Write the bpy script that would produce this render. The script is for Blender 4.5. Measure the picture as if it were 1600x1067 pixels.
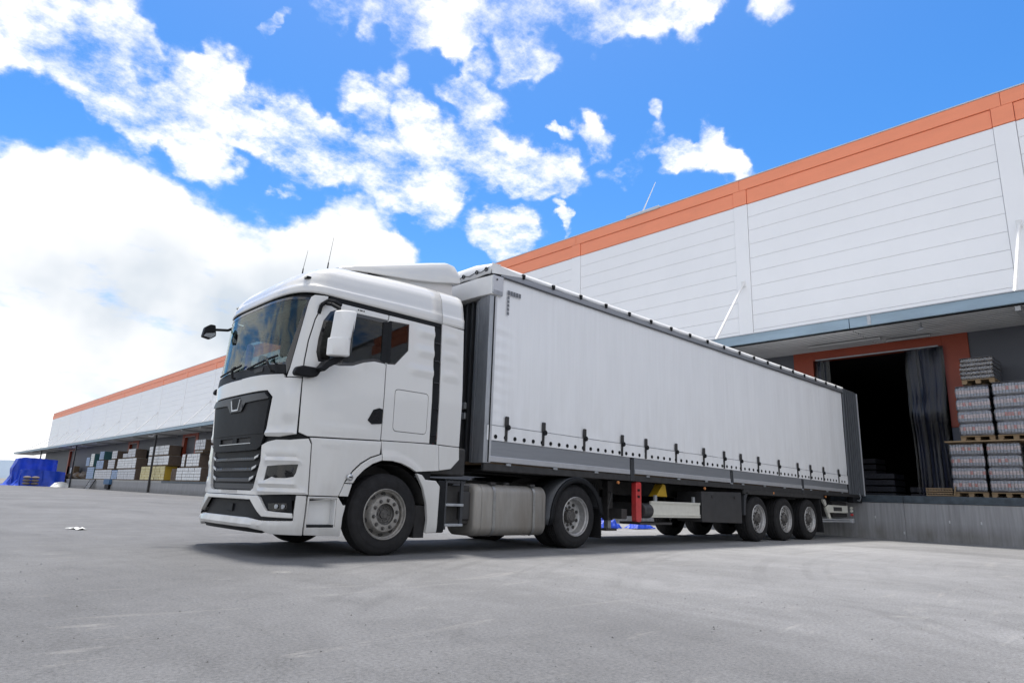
import bpy, bmesh, math, random, bisect
from math import radians as R, sin, cos, pi
from mathutils import Vector, Matrix, noise
from mathutils.geometry import delaunay_2d_cdt
random.seed(7)
sc = bpy.context.scene
for o in list(bpy.data.objects): bpy.data.objects.remove(o)
COL = sc.collection

# ------------------------------------------------------------------ camera
F, YAW, PITCH, ROLL, CX, CY, CZ = 1027.5, 0.818458, 0.233693, 0.036364, -4.62343, -7.082594, 0.731733
fw = Vector((cos(PITCH)*cos(YAW), cos(PITCH)*sin(YAW), sin(PITCH)))
r0 = Vector((sin(YAW), -cos(YAW), 0)); u0 = r0.cross(fw)
rt = cos(ROLL)*r0 + sin(ROLL)*u0; up = -sin(ROLL)*r0 + cos(ROLL)*u0
cam = bpy.data.cameras.new('camera'); camo = bpy.data.objects.new('camera', cam); COL.objects.link(camo)
camo.matrix_world = Matrix(((rt.x, up.x, -fw.x, CX), (rt.y, up.y, -fw.y, CY), (rt.z, up.z, -fw.z, CZ), (0, 0, 0, 1)))
cam.sensor_width = 36; cam.lens = 36*F/1600; cam.clip_end = 9000; cam.clip_start = .05
sc.camera = camo
sc.view_settings.view_transform = 'Standard'; sc.view_settings.look = 'None'
sc.view_settings.exposure = 0.88; sc.view_settings.gamma = 1
sc.view_settings.use_curve_mapping = False
def pixdir(u, v):
    d = fw + rt*((u-800)/F) + up*(-(v-533.5)/F)
    return d.normalized()

# ------------------------------------------------------------------ world
SUN_EL, SUN_AZ = R(77), R(62)      # azimuth from +X towards +Y
w = bpy.data.worlds.new('World'); sc.world = w; w.use_nodes = True
nt = w.node_tree; nt.nodes.clear()
def N(t, **k):
    n = nt.nodes.new(t)
    for a, b in k.items(): setattr(n, a, b)
    return n
def L(a, b): nt.links.new(a, b)
def val(sock, v): sock.default_value = v
def math_(op, a, b=None, clamp=False):
    n = N('ShaderNodeMath', operation=op, use_clamp=clamp)
    for i, s in enumerate((a, b)):
        if s is None: continue
        if isinstance(s, (int, float)): n.inputs[i].default_value = s
        else: L(s, n.inputs[i])
    return n.outputs[0]
out = N('ShaderNodeOutputWorld'); bg = N('ShaderNodeBackground'); bg.inputs[1].default_value = 0.12
L(bg.outputs[0], out.inputs[0])
sky = N('ShaderNodeTexSky', sky_type='NISHITA', sun_disc=False)
sky.sun_elevation = SUN_EL; sky.sun_rotation = pi/2-SUN_AZ
sky.air_density = 1.0; sky.dust_density = 0.7; sky.ozone_density = 2.5
tc = N('ShaderNodeTexCoord'); dvec = tc.outputs['Generated']
# ragged cloud outlines: the lookup direction is stirred by two noises
def stir(src, scale, amt, detail):
    n = N('ShaderNodeTexNoise'); L(dvec, n.inputs[0]); n.inputs['Scale'].default_value = scale; n.inputs['Detail'].default_value = detail; n.inputs['Roughness'].default_value = .6
    a = N('ShaderNodeVectorMath', operation='SUBTRACT'); L(n.outputs['Color'], a.inputs[0]); a.inputs[1].default_value = (.5, .5, .5)
    b = N('ShaderNodeVectorMath', operation='SCALE'); L(a.outputs[0], b.inputs[0]); b.inputs['Scale'].default_value = amt
    c = N('ShaderNodeVectorMath', operation='ADD'); L(src, c.inputs[0]); L(b.outputs[0], c.inputs[1]); return c.outputs[0]
wv = stir(stir(dvec, 11.0, .085, 3), 30.0, .034, 4)
wn = N('ShaderNodeVectorMath', operation='NORMALIZE'); L(wv, wn.inputs[0]); wvec = wn.outputs[0]
sep = N('ShaderNodeSeparateXYZ'); L(dvec, sep.inputs[0]); dz = sep.outputs[2]
# cloud masses: (pixel centre, radius px, weight) turned into directions of the sky
NBIG = 12
blobs = [(60,450,190,1.0),(190,440,190,1.0),(320,470,160,1.0),(90,620,240,1.0),(415,480,120,1.0),(560,380,85,1.0),(610,400,55,.8),(490,440,100,.9),(250,620,210,1.0),(30,350,130,.8),(150,345,130,.8),(480,540,130,1.0),
 (30,25,75,.6),(100,35,65,.6),(170,45,60,.6),(215,60,40,.5),(70,85,45,.5),(140,95,35,.45),(10,60,50,.5),
 (130,130,36,.55),(180,155,45,.6),(235,170,50,.65),(290,185,45,.65),(335,190,42,.6),(285,120,45,.55),(340,130,45,.55),(380,160,40,.55),(200,190,38,.5),(400,195,34,.5),(350,95,30,.45),
 (430,215,42,.55),(485,235,46,.6),(530,235,42,.6),(570,265,42,.6),(610,275,45,.6),(650,255,50,.65),(680,290,45,.6),(700,325,34,.6),(735,250,52,.65),(785,255,45,.65),(830,280,40,.65),(870,275,40,.6),(900,285,30,.5),(590,215,34,.45),(450,185,30,.45),
 (550,150,32,.55),(572,172,26,.45),(610,150,30,.5),(650,180,36,.6),(690,200,28,.5),(725,140,28,.55),(755,165,36,.65),(745,110,24,.5),(800,95,28,.6),(840,103,32,.62),(712,78,20,.5),(640,112,22,.5),(775,355,36,.75),(812,365,34,.7),(873,328,9,.5),(878,342,9,.55),(881,356,8,.45),(790,390,22,.5),
 (520,5,30,.5),(590,18,38,.6),(640,35,42,.65),(700,25,44,.65),(755,32,44,.65),(810,25,44,.65),(860,20,42,.65),(915,28,42,.65),(970,22,40,.65),(1025,28,38,.65),(1080,45,32,.6),(1105,15,26,.55),(1200,0,34,.6),
 (922,200,24,.6),(940,235,24,.6),(960,285,20,.5),(985,262,22,.5),(1025,165,18,.6),(1022,203,16,.5),(1005,235,20,.5),(1045,238,24,.6),(1075,245,24,.6),(1105,215,26,.65),(1125,242,28,.7),(1155,262,24,.65),(418,48,14,.55),(430,36,16,.55),(442,24,12,.5),(436,58,10,.4),(305,245,32,.55),(350,262,32,.55),(432,300,12,.4),(452,294,14,.45),(860,200,12,.5),(880,210,14,.5)]
def blob_sum(lst, k, top):
    acc = None
    for (u, v, r, wt) in lst:
        d = pixdir(u, v); ang = math.atan(r/F*fw.dot(d)*k)
        dp = N('ShaderNodeVectorMath', operation='DOT_PRODUCT'); L(wvec, dp.inputs[0]); dp.inputs[1].default_value = d
        mr = N('ShaderNodeMapRange', interpolation_type='SMOOTHSTEP'); L(dp.outputs['Value'], mr.inputs[0])
        mr.inputs[1].default_value = cos(ang); mr.inputs[2].default_value = cos(ang*.12); mr.inputs[3].default_value = 0; mr.inputs[4].default_value = wt
        acc = mr.outputs[0] if acc is None else math_('ADD', acc, mr.outputs[0])
    return math_('MINIMUM', acc, top)
acc_big = blob_sum(blobs[:NBIG], 1.2, 1.0); acc_small = blob_sum(blobs[NBIG:], 1.35, .62)
acc = math_('MAXIMUM', acc_big, acc_small)
# plane-projected coordinates for cloud texture
den = math_('ADD', math_('MAXIMUM', dz, 0.0), 0.22)
px_ = math_('DIVIDE', sep.outputs[0], den); py_ = math_('DIVIDE', sep.outputs[1], den)
cmb = N('ShaderNodeCombineXYZ'); L(px_, cmb.inputs[0]); L(py_, cmb.inputs[1])
def wnoise(scale, detail, rough, off, vec=None):
    mp = N('ShaderNodeMapping'); L(vec or cmb.outputs[0], mp.inputs[0]); mp.inputs['Location'].default_value = off
    n = N('ShaderNodeTexNoise'); L(mp.outputs[0], n.inputs[0]); n.inputs['Scale'].default_value = scale
    n.inputs['Detail'].default_value = detail; n.inputs['Roughness'].default_value = rough
    return n.outputs[0]
n1 = wnoise(4.6, 10, .60, (3, 1, 0)); n2 = wnoise(1.3, 6, .55, (9, 4, 0)); n3 = wnoise(3.0, 5, .5, (1.125, 6.885, 2), dvec)
# outside the frame the sky carries on with unseen clouds, thickened for neutral light
inview = N('ShaderNodeVectorMath', operation='DOT_PRODUCT'); L(dvec, inview.inputs[0]); inview.inputs[1].default_value = fw
mo = N('ShaderNodeMapRange', interpolation_type='SMOOTHSTEP'); L(inview.outputs['Value'], mo.inputs[0])
mo.inputs[1].default_value = .72; mo.inputs[2].default_value = .50; mo.inputs[3].default_value = 0; mo.inputs[4].default_value = 1
outer = math_('MULTIPLY', math_('MULTIPLY', math_('SUBTRACT', n2, .34), 5.0, True), mo.outputs[0])
acc = math_('MAXIMUM', acc, outer)
# unseen pale cloud banks low outside the frame, added to brighten the wall
hz = N('ShaderNodeMapRange', interpolation_type='SMOOTHSTEP'); L(dz, hz.inputs[0]); hz.inputs[1].default_value = .42; hz.inputs[2].default_value = .02
acc = math_('MAXIMUM', acc, math_('MULTIPLY', hz.outputs[0], math_('MULTIPLY', mo.outputs[0], 1.3, True)))
detail = math_('MULTIPLY', math_('SUBTRACT', n1, .5), 2.1)
n4 = wnoise(11.0, 9, .68, (2, 6, 1)); thin = math_('SUBTRACT', 1.0, acc_big, True)
detail = math_('ADD', detail, math_('MULTIPLY', math_('MULTIPLY', math_('SUBTRACT', n4, .53), 1.7), thin))
dens = math_('ADD', acc, detail)
mr = N('ShaderNodeMapRange', interpolation_type='SMOOTHSTEP'); L(dens, mr.inputs[0]); mr.inputs[1].default_value = .0; mr.inputs[2].default_value = .92
cover = math_('MULTIPLY', math_('POWER', mr.outputs[0], 1.5), math_('MULTIPLY', acc, 3.0, True))
# cloud colour: bright tops, blue-grey body in the thick low parts
shade = math_('MULTIPLY', math_('SUBTRACT', n3, .37), 5.0, True)
low = N('ShaderNodeMapRange', interpolation_type='SMOOTHSTEP'); L(dz, low.inputs[0]); low.inputs[1].default_value = .46; low.inputs[2].default_value = .22
shade = math_('MULTIPLY', math_('MULTIPLY', shade, low.outputs[0]), math_('SUBTRACT', 1.0, math_('MULTIPLY', mo.outputs[0], .5)))  # unseen clouds outside the frame stay paler, so they light the wall
soft = math_('MULTIPLY', math_('SUBTRACT', wnoise(5.0, 7, .6, (5, 2, 0)), .47), 1.3, True)
shade = math_('MAXIMUM', shade, soft)
cm = N('ShaderNodeMix', data_type='RGBA'); L(shade, cm.inputs[0])
cm.inputs[6].default_value = (5.9, 5.8, 5.7, 1); cm.inputs[7].default_value = (3.0, 3.35, 3.75, 1)
# deepen the blue a little towards what the camera recorded
hs = N('ShaderNodeHueSaturation'); L(sky.outputs[0], hs.inputs['Color']); hs.inputs['Saturation'].default_value = 1.40; hs.inputs['Value'].default_value = .93; hs.inputs['Hue'].default_value = .503
mx = N('ShaderNodeMix', data_type='RGBA'); L(cover, mx.inputs[0]); L(hs.outputs[0], mx.inputs[6]); L(cm.outputs[2], mx.inputs[7])
L(mx.outputs[2], bg.inputs[0])
# ------------------------------------------------------------------ sun (veiled by thin cloud)
sl = bpy.data.lights.new('sun', 'SUN'); sl.energy = 2.7; sl.angle = R(6); sl.color = (1, .95, .88)
so = bpy.data.objects.new('sun', sl); COL.objects.link(so)
sd = Vector((cos(SUN_EL)*cos(SUN_AZ), cos(SUN_EL)*sin(SUN_AZ), sin(SUN_EL)))
so.rotation_euler = sd.to_track_quat('Z', 'Y').to_euler(); so.location = (0, 0, 60)

# ------------------------------------------------------------------ materials
MATS = {}
def mat(name, col, rough=.5, metal=0, coat=0, var=0, vscale=3, bump=0, bscale=30, stretch=(1, 1, 1), dirt=None, spec=.5):
    m = bpy.data.materials.new(name); m.use_nodes = True; t = m.node_tree; b = t.nodes['Principled BSDF']
    b.inputs['Base Color'].default_value = (*col, 1); b.inputs['Roughness'].default_value = rough; b.inputs['Metallic'].default_value = metal
    b.inputs['Coat Weight'].default_value = coat; b.inputs['Coat Roughness'].default_value = .04; b.inputs['Specular IOR Level'].default_value = spec
    g = t.nodes.new('ShaderNodeNewGeometry'); src = g.outputs['Position']
    mp = t.nodes.new('ShaderNodeMapping'); mp.inputs['Scale'].default_value = stretch; t.links.new(src, mp.inputs[0])
    colout = None
    if var:
        n = t.nodes.new('ShaderNodeTexNoise'); n.inputs['Scale'].default_value = vscale; n.inputs['Detail'].default_value = 7; n.inputs['Roughness'].default_value = .6
        t.links.new(mp.outputs[0], n.inputs[0])
        mm = t.nodes.new('ShaderNodeMapRange'); mm.inputs[1].default_value = .3; mm.inputs[2].default_value = .7; mm.inputs[3].default_value = 1-var; mm.inputs[4].default_value = 1+var
        t.links.new(n.outputs[0], mm.inputs[0])
        mu = t.nodes.new('ShaderNodeVectorMath'); mu.operation = 'SCALE'; mu.inputs[0].default_value = col; t.links.new(mm.outputs[0], mu.inputs['Scale'])
        colout = mu.outputs[0]
    if dirt:   # (colour, amount, top height) road film that thins out upwards
        dc, amt, top = dirt
        s = t.nodes.new('ShaderNodeSeparateXYZ'); t.links.new(src, s.inputs[0])
        n = t.nodes.new('ShaderNodeTexNoise'); n.inputs['Scale'].default_value = 2.2; n.inputs['Detail'].default_value = 8; n.inputs['Roughness'].default_value = .65
        mp2 = t.nodes.new('ShaderNodeMapping'); mp2.inputs['Scale'].default_value = (1.6, 1.6, .5); t.links.new(src, mp2.inputs[0]); t.links.new(mp2.outputs[0], n.inputs[0])
        h = t.nodes.new('ShaderNodeMapRange'); t.links.new(s.outputs[2], h.inputs[0]); h.inputs[1].default_value = top; h.inputs[2].default_value = .2; h.inputs[3].default_value = .12; h.inputs[4].default_value = 1
        a = t.nodes.new('ShaderNodeMapRange'); t.links.new(n.outputs[0], a.inputs[0]); a.inputs[1].default_value = .3; a.inputs[2].default_value = .7; a.inputs[3].default_value = amt*.25; a.inputs[4].default_value = amt*1.2
        mu2 = t.nodes.new('ShaderNodeMath'); mu2.operation = 'MULTIPLY'; mu2.use_clamp = True; t.links.new(h.outputs[0], mu2.inputs[0]); t.links.new(a.outputs[0], mu2.inputs[1])
        mc = t.nodes.new('ShaderNodeMix'); mc.data_type = 'RGBA'; t.links.new(mu2.outputs[0], mc.inputs[0]); mc.inputs[7].default_value = (*dc, 1)
        if colout: t.links.new(colout, mc.inputs[6])
        else: mc.inputs[6].default_value = (*col, 1)
        colout = mc.outputs[2]
        rr = t.nodes.new('ShaderNodeMapRange'); t.links.new(mu2.outputs[0], rr.inputs[0]); rr.inputs[3].default_value = rough; rr.inputs[4].default_value = .75
        t.links.new(rr.outputs[0], b.inputs['Roughness'])
    if colout: t.links.new(colout, b.inputs['Base Color'])
    if bump:
        n = t.nodes.new('ShaderNodeTexNoise'); n.inputs['Scale'].default_value = bscale; n.inputs['Detail'].default_value = 6; t.links.new(mp.outputs[0], n.inputs[0])
        bp = t.nodes.new('ShaderNodeBump'); bp.inputs['Strength'].default_value = bump; bp.inputs['Distance'].default_value = .02
        t.links.new(n.outputs[0], bp.inputs['Height']); t.links.new(bp.outputs[0], b.inputs['Normal'])
    MATS[name] = m
    return m
def glass(name, tint, gloss=1.0, rough=.0, bump=0):
    m = bpy.data.materials.new(name); m.use_nodes = True; t = m.node_tree; t.nodes.clear()
    o = t.nodes.new('ShaderNodeOutputMaterial'); tr = t.nodes.new('ShaderNodeBsdfTransparent'); tr.inputs[0].default_value = (*tint, 1)
    gl = t.nodes.new('ShaderNodeBsdfGlossy'); gl.inputs['Roughness'].default_value = rough
    fr = t.nodes.new('ShaderNodeLayerWeight'); fr.inputs['Blend'].default_value = .5      # Schlick reflectance, the same from both sides of the sheet
    pw = t.nodes.new('ShaderNodeMath'); pw.operation = 'POWER'; t.links.new(fr.outputs['Facing'], pw.inputs[0]); pw.inputs[1].default_value = 5
    ma = t.nodes.new('ShaderNodeMath'); ma.operation = 'MULTIPLY_ADD'; t.links.new(pw.outputs[0], ma.inputs[0]); ma.inputs[1].default_value = .95; ma.inputs[2].default_value = .045
    mu = t.nodes.new('ShaderNodeMath'); mu.operation = 'MULTIPLY'; mu.use_clamp = True; t.links.new(ma.outputs[0], mu.inputs[0]); mu.inputs[1].default_value = gloss
    mx = t.nodes.new('ShaderNodeMixShader'); t.links.new(mu.outputs[0], mx.inputs[0]); t.links.new(tr.outputs[0], mx.inputs[1]); t.links.new(gl.outputs[0], mx.inputs[2])
    if bump:
        n = t.nodes.new('ShaderNodeTexNoise'); n.inputs['Scale'].default_value = 22; n.inputs['Detail'].default_value = 5
        bp = t.nodes.new('ShaderNodeBump'); bp.inputs['Strength'].default_value = bump; bp.inputs['Distance'].default_value = .03
        g = t.nodes.new('ShaderNodeNewGeometry'); t.links.new(g.outputs['Position'], n.inputs[0])
        t.links.new(n.outputs[0], bp.inputs['Height']); t.links.new(bp.outputs[0], gl.inputs['Normal'])
    t.links.new(mx.outputs[0], o.inputs[0]); MATS[name] = m
    return m
DUST = (.33, .30, .25)
white = mat('truck_white', (.67, .67, .66), .28, 0, .6, .015, 1.2, dirt=(DUST, .42, 1.7), bump=.012, bscale=3)
whiteplain = mat('painted_white', (.78, .78, .77), .4, 0, .2, .03, 4)
black = mat('black_plastic', (.014, .015, .017), .5, 0, 0, .25, 6, bump=.05, bscale=160, spec=.12)
dark = mat('dark_chassis', (.022, .022, .023), .62, 0, 0, .4, 9, bump=.1, bscale=60, dirt=((.10, .09, .08), .5, 1.1))
gloss_black = mat('gloss_black', (.012, .012, .014), .12, 0, .6)
grille_grey = mat('grille_grey', (.030, .032, .038), .4, 0, .08, spec=.3)
silver = mat('satin_silver', (.55, .56, .57), .3, .8)
steel = mat('galvanised_steel', (.42, .44, .46), .45, .7, 0, .18, 14)
rubber = mat('tyre_rubber', (.016, .016, .018), .85, 0, 0, .35, 12, bump=.2, bscale=120, dirt=((.06, .058, .055), .35, 1.4), spec=.15)
rimgrey = mat('wheel_grey', (.34, .33, .31), .5, .35, 0, .25, 20, dirt=((.12, .10, .08), .5, 1.6))
rimsilver = mat('wheel_silver', (.50, .50, .50), .4, .5, 0, .22, 20, dirt=((.14, .12, .10), .45, 1.6))
hubdark = mat('hub_iron', (.10, .095, .09), .6, .4, 0, .4, 30)
tankm = mat('tank_aluminium', (.33, .32, .30), .5, .45, 0, .12, 5, bump=.03, bscale=60, stretch=(3, 1, .4), dirt=((.22, .19, .155), .7, 1.3))
strapm = mat('tank_strap', (.34, .34, .33), .4, .7, 0, .15, 20)
curtain = mat('curtain_fabric', (.80, .815, .84), .5, 0, .05, .035, 2.2, bump=.06, bscale=2.2, stretch=(6, 6, .35), dirt=((.40, .38, .33), .36, 3.0))
tarpw = mat('roof_tarpaulin', (.74, .75, .76), .5, 0, .05, .06, 3, bump=.25, bscale=7)
alu = mat('anodised_aluminium', (.30, .315, .34), .42, .55, 0, .06, 5, stretch=(.4, 1, 6))
alul = mat('light_aluminium', (.52, .53, .55), .4, .5, 0, .06, 6)
alud = mat('grey_aluminium_door', (.13, .14, .155), .45, .4, 0, .1, 6, stretch=(6, 6, .4))
postm = mat('grey_post_steel', (.33, .345, .37), .4, .5, 0, .16, 8, stretch=(4, 4, .6), dirt=((.07, .06, .05), .6, 2.2))
postd = mat('dark_column_steel', (.055, .058, .064), .45, .4, 0, .2, 8, stretch=(4, 4, .6))
red = mat('red_plastic', (.52, .018, .022), .42, 0, .1, .15, 9, dirt=((.3, .18, .16), .3, 1.4))
yellow = mat('yellow_plastic', (.55, .34, .02), .5, 0, 0, .1, 9)
cream = mat('cream_aluminium', (.66, .65, .58), .45, .15, 0, .06, 9)
blackbox = mat('black_toolbox', (.028, .029, .032), .45, 0, 0, .25, 5, dirt=((.10, .09, .08), .3, 1.2))
wscreen = glass('windscreen_glass', (.86, .95, .92), .7)
sideglass = glass('tinted_side_glass', (.50, .53, .55), .8)
lens = glass('lamp_lens', (.45, .46, .48), 1.1)
seatm = mat('seat_fabric', (.03, .032, .036), .8)
curtc = mat('cab_curtain', (.045, .05, .05), .9)
bluec = mat('blue_cloth', (.02, .05, .30), .8)
dashm = mat('dashboard', (.05, .055, .055), .6)
paper = mat('paper', (.75, .76, .74), .7)
wallw = mat('wall_panel_white', (.92, .925, .93), .45, 0, .05, .018, .6, dirt=((.5, .5, .48), .06, 13))
orange_shaded = mat('orange_frame_shaded', (.24, .036, .011), .5, 0, 0, .1, 2)  # darker copy of the orange, with the canopy shade put into its colour
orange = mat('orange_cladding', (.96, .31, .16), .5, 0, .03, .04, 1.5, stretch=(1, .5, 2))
wallg = mat('lower_wall_grey', (.075, .08, .095), .6, 0, 0, .08, 1)
canopyb = mat('canopy_beam', (.27, .36, .43), .45, .25, 0, .10, 1.6, stretch=(1, .6, 3))
soffitm = mat('soffit_metal', (.36, .365, .37), .5, .3, 0, .12, 2, stretch=(1, .3, 1))
concrete = mat('dock_concrete', (.30, .30, .305), .8, 0, 0, .2, 3, bump=.3, bscale=12, stretch=(1, 4.5, .22), dirt=((.13, .12, .10), .6, .5))
dockedge = mat('dock_edge_steel', (.060, .078, .095), .5, .4, 0, .35, 5)
docktop = mat('dock_floor', (.34, .34, .33), .8, 0, 0, .15, 2)
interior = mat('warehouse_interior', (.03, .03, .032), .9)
wood = mat('pallet_wood', (.26, .18, .10), .8, 0, 0, .3, 6, stretch=(1, 1, 6))
wooddark = mat('old_wood', (.14, .095, .055), .85, 0, 0, .3, 6)
canbody = mat('can_body', (.24, .25, .29), .3, .7, 0, .35, 25)
canlabel = mat('can_label', (.50, .38, .36), .4, 0, .1, .45, 16)
canred = mat('can_label_red', (.48, .11, .08), .4, 0, .1, .4, 16)
tray = mat('card_tray', (.09, .09, .10), .6, 0, 0, .4, 22)
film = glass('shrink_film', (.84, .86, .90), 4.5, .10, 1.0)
pvc = glass('pvc_strip', (.36, .41, .60), .8, .10, .2)
tarpb = mat('blue_tarpaulin', (.005, .05, .46), .5, 0, 0, .25, 1.2, bump=.35, bscale=2.2)
sackm = mat('brown_sack', (.17, .145, .13), .8, 0, 0, .2, 3)
blockw = mat('white_block', (.74, .75, .75), .8, 0, 0, .12, 6)
blockg = mat('grey_block', (.60, .61, .63), .8, 0, 0, .12, 6)
blocky = mat('yellow_block', (.62, .56, .32), .8, 0, 0, .25, 2.5)
blockblue = mat('blue_white_block', (.34, .43, .58), .8, 0, 0, .15, 4)
cardb = mat('brown_card', (.12, .088, .068), .9, 0, 0, .15, 3)
cardy = mat('yellow_film', (.50, .33, .03), .6)
tealm = mat('teal_box', (.035, .12, .13), .7)
bluebox = mat('blue_leveller', (.05, .13, .25), .6)
leafm = mat('hedge_leaf', (.05, .085, .035), .8, 0, 0, .3, .3)
stonem = mat('stone', (.10, .10, .10), .9, 0, 0, .4, 60)
amber = mat('amber_lens', (.55, .22, .08), .3)

# ------------------------------------------------------------------ mesh helpers
def wl(p):
    v = Vector((0, 0, 0))
    while p is not None: v += p.location; p = p.parent
    return v
def link(name, me, m, parent=None, smooth=True, ang=34, bevel=0, seg=2):
    vs = me.vertices
    if len(vs):
        xs = [v.co.x for v in vs]; ys = [v.co.y for v in vs]; zs = [v.co.z for v in vs]
        c = Vector(((min(xs)+max(xs))/2, (min(ys)+max(ys))/2, min(zs)))
        for v in vs: v.co -= c
    else: c = Vector((0, 0, 0))
    o = bpy.data.objects.new(name, me); COL.objects.link(o)
    if m: me.materials.append(m)
    if parent is not None: o.parent = parent
    o.location = c - wl(parent)
    if smooth:
        for p in me.polygons: p.use_smooth = True
        me.set_sharp_from_angle(angle=R(ang))
    if bevel:
        b = o.modifiers.new('bevel', 'BEVEL'); b.width = bevel; b.segments = seg; b.limit_method = 'ANGLE'; b.angle_limit = R(40); b.harden_normals = True
    return o
class MB:
    def __init__(s): s.v = []; s.f = []
    def add(s, vs, fs):
        k = len(s.v); s.v += [tuple(v) for v in vs]; s.f += [tuple(i+k for i in f) for f in fs]; return s
    def box(s, x0, x1, y0, y1, z0, z1):
        if x0 > x1: x0, x1 = x1, x0
        if y0 > y1: y0, y1 = y1, y0
        if z0 > z1: z0, z1 = z1, z0
        return s.add([(x0,y0,z0),(x1,y0,z0),(x1,y1,z0),(x0,y1,z0),(x0,y0,z1),(x1,y0,z1),(x1,y1,z1),(x0,y1,z1)],
                     [(0,3,2,1),(4,5,6,7),(0,1,5,4),(1,2,6,5),(2,3,7,6),(3,0,4,7)])
    def cyl(s, a, b, r, r2=None, n=16, caps=True):
        a = Vector(a); b = Vector(b); r2 = r if r2 is None else r2; d = (b-a).normalized()
        t = Vector((0,0,1)) if abs(d.z) < .9 else Vector((1,0,0)); e = d.cross(t).normalized(); g = d.cross(e)
        vs = [a+(e*cos(2*pi*i/n)+g*sin(2*pi*i/n))*r for i in range(n)]+[b+(e*cos(2*pi*i/n)+g*sin(2*pi*i/n))*r2 for i in range(n)]
        fs = [(i, (i+1) % n, n+(i+1) % n, n+i) for i in range(n)]
        if caps: fs += [tuple(range(n-1, -1, -1)), tuple(range(n, 2*n))]
        return s.add(vs, fs)
    def tube(s, pts, r, n=8):
        for a, b in zip(pts, pts[1:]): s.cyl(a, b, r, n=n)
        return s
    def lathe(s, prof, c, n=48, sy=1):   # prof (radius, y offset) round the Y axis
        c = Vector(c); m = len(prof)
        vs = [(c.x+r*cos(2*pi*i/n), c.y+y*sy, c.z+r*sin(2*pi*i/n)) for i in range(n) for r, y in prof]
        fs = []
        for i in range(n):
            j = (i+1) % n
            for k in range(m-1):
                q = (i*m+k, j*m+k, j*m+k+1, i*m+k+1); fs.append(q if sy > 0 else q[::-1])
        return s.add(vs, fs)
    def prism(s, poly, ax, a, b):       # polygon in the two axes other than ax, extruded a..b along ax
        def P(p, t): return (t, p[0], p[1]) if ax == 0 else ((p[0], t, p[1]) if ax == 1 else (p[0], p[1], t))
        n = len(poly)
        return s.add([P(p, a) for p in poly]+[P(p, b) for p in poly], [tuple(range(n)), tuple(range(2*n-1, n-1, -1))]+[(i, n+i, n+(i+1) % n, (i+1) % n) for i in range(n)])
    def build(s, name, m, parent=None, smooth=True, bevel=0, ang=34, fix=True, seg=2):
        me = bpy.data.meshes.new(name); me.from_pydata(s.v, [], s.f); me.update()
        if fix:
            bm = bmesh.new(); bm.from_mesh(me); bmesh.ops.recalc_face_normals(bm, faces=bm.faces); bm.to_mesh(me); bm.free()
        return link(name, me, m, parent, smooth, ang, bevel, seg)
def tag(o, label=None, cat=None, group=None, kind=None):
    if label: o['label'] = label
    if cat: o['category'] = cat
    if group: o['group'] = group
    if kind: o['kind'] = kind
    return o
def thing(name, label, cat, loc=(0, 0, 0), group=None):
    o = bpy.data.objects.new(name, None); COL.objects.link(o); o.location = loc; o.empty_display_size = .3
    return tag(o, label, cat, group)
def copy_tree(o, parent=None):
    c = o.copy(); COL.objects.link(c); c.parent = parent
    for ch in o.children: copy_tree(ch, c)
    return c
def mirror_y(src, c=1.25, name=None):   # far-side twin of a part
    me = src.data.copy(); o = src.copy(); o.data = me; COL.objects.link(o)
    for v in me.vertices: v.co.y = -v.co.y
    me.flip_normals(); off = wl(src.parent)
    o.location.y = 2*c-(src.location.y+off.y)-off.y
    return o
def inside(p, poly):
    x, y = p; c = False; n = len(poly)
    for i in range(n):
        x1, y1 = poly[i]; x2, y2 = poly[(i+1) % n]
        if (y1 > y) != (y2 > y) and x < (x2-x1)*(y-y1)/(y2-y1)+x1: c = not c
    return c
def subdiv(poly, step):
    out = []
    for i in range(len(poly)):
        a = Vector(poly[i]); b = Vector(poly[(i+1) % len(poly)]); n = max(1, int((b-a).length/step+.5))
        for k in range(n): out.append(tuple(a+(b-a)*k/n))
    return out
def rounded(poly, r, n=4):
    out = []; m = len(poly)
    for i in range(m):
        p = Vector(poly[i]); a = Vector(poly[i-1]); b = Vector(poly[(i+1) % m])
        ra = min(r, (a-p).length*.45, (b-p).length*.45)
        p0 = p+(a-p).normalized()*ra; p1 = p+(b-p).normalized()*ra
        for k in range(n+1):
            t = k/n; q = p0*(1-t)**2+p*2*t*(1-t)+p1*t*t; out.append(tuple(q))
    return out
def distb(p, loops):
    m = 9
    x, y = p
    for lp in loops:
        for q in lp:
            d = abs(q[0]-x)+abs(q[1]-y)
            if d < m: m = d
    return m
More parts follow.
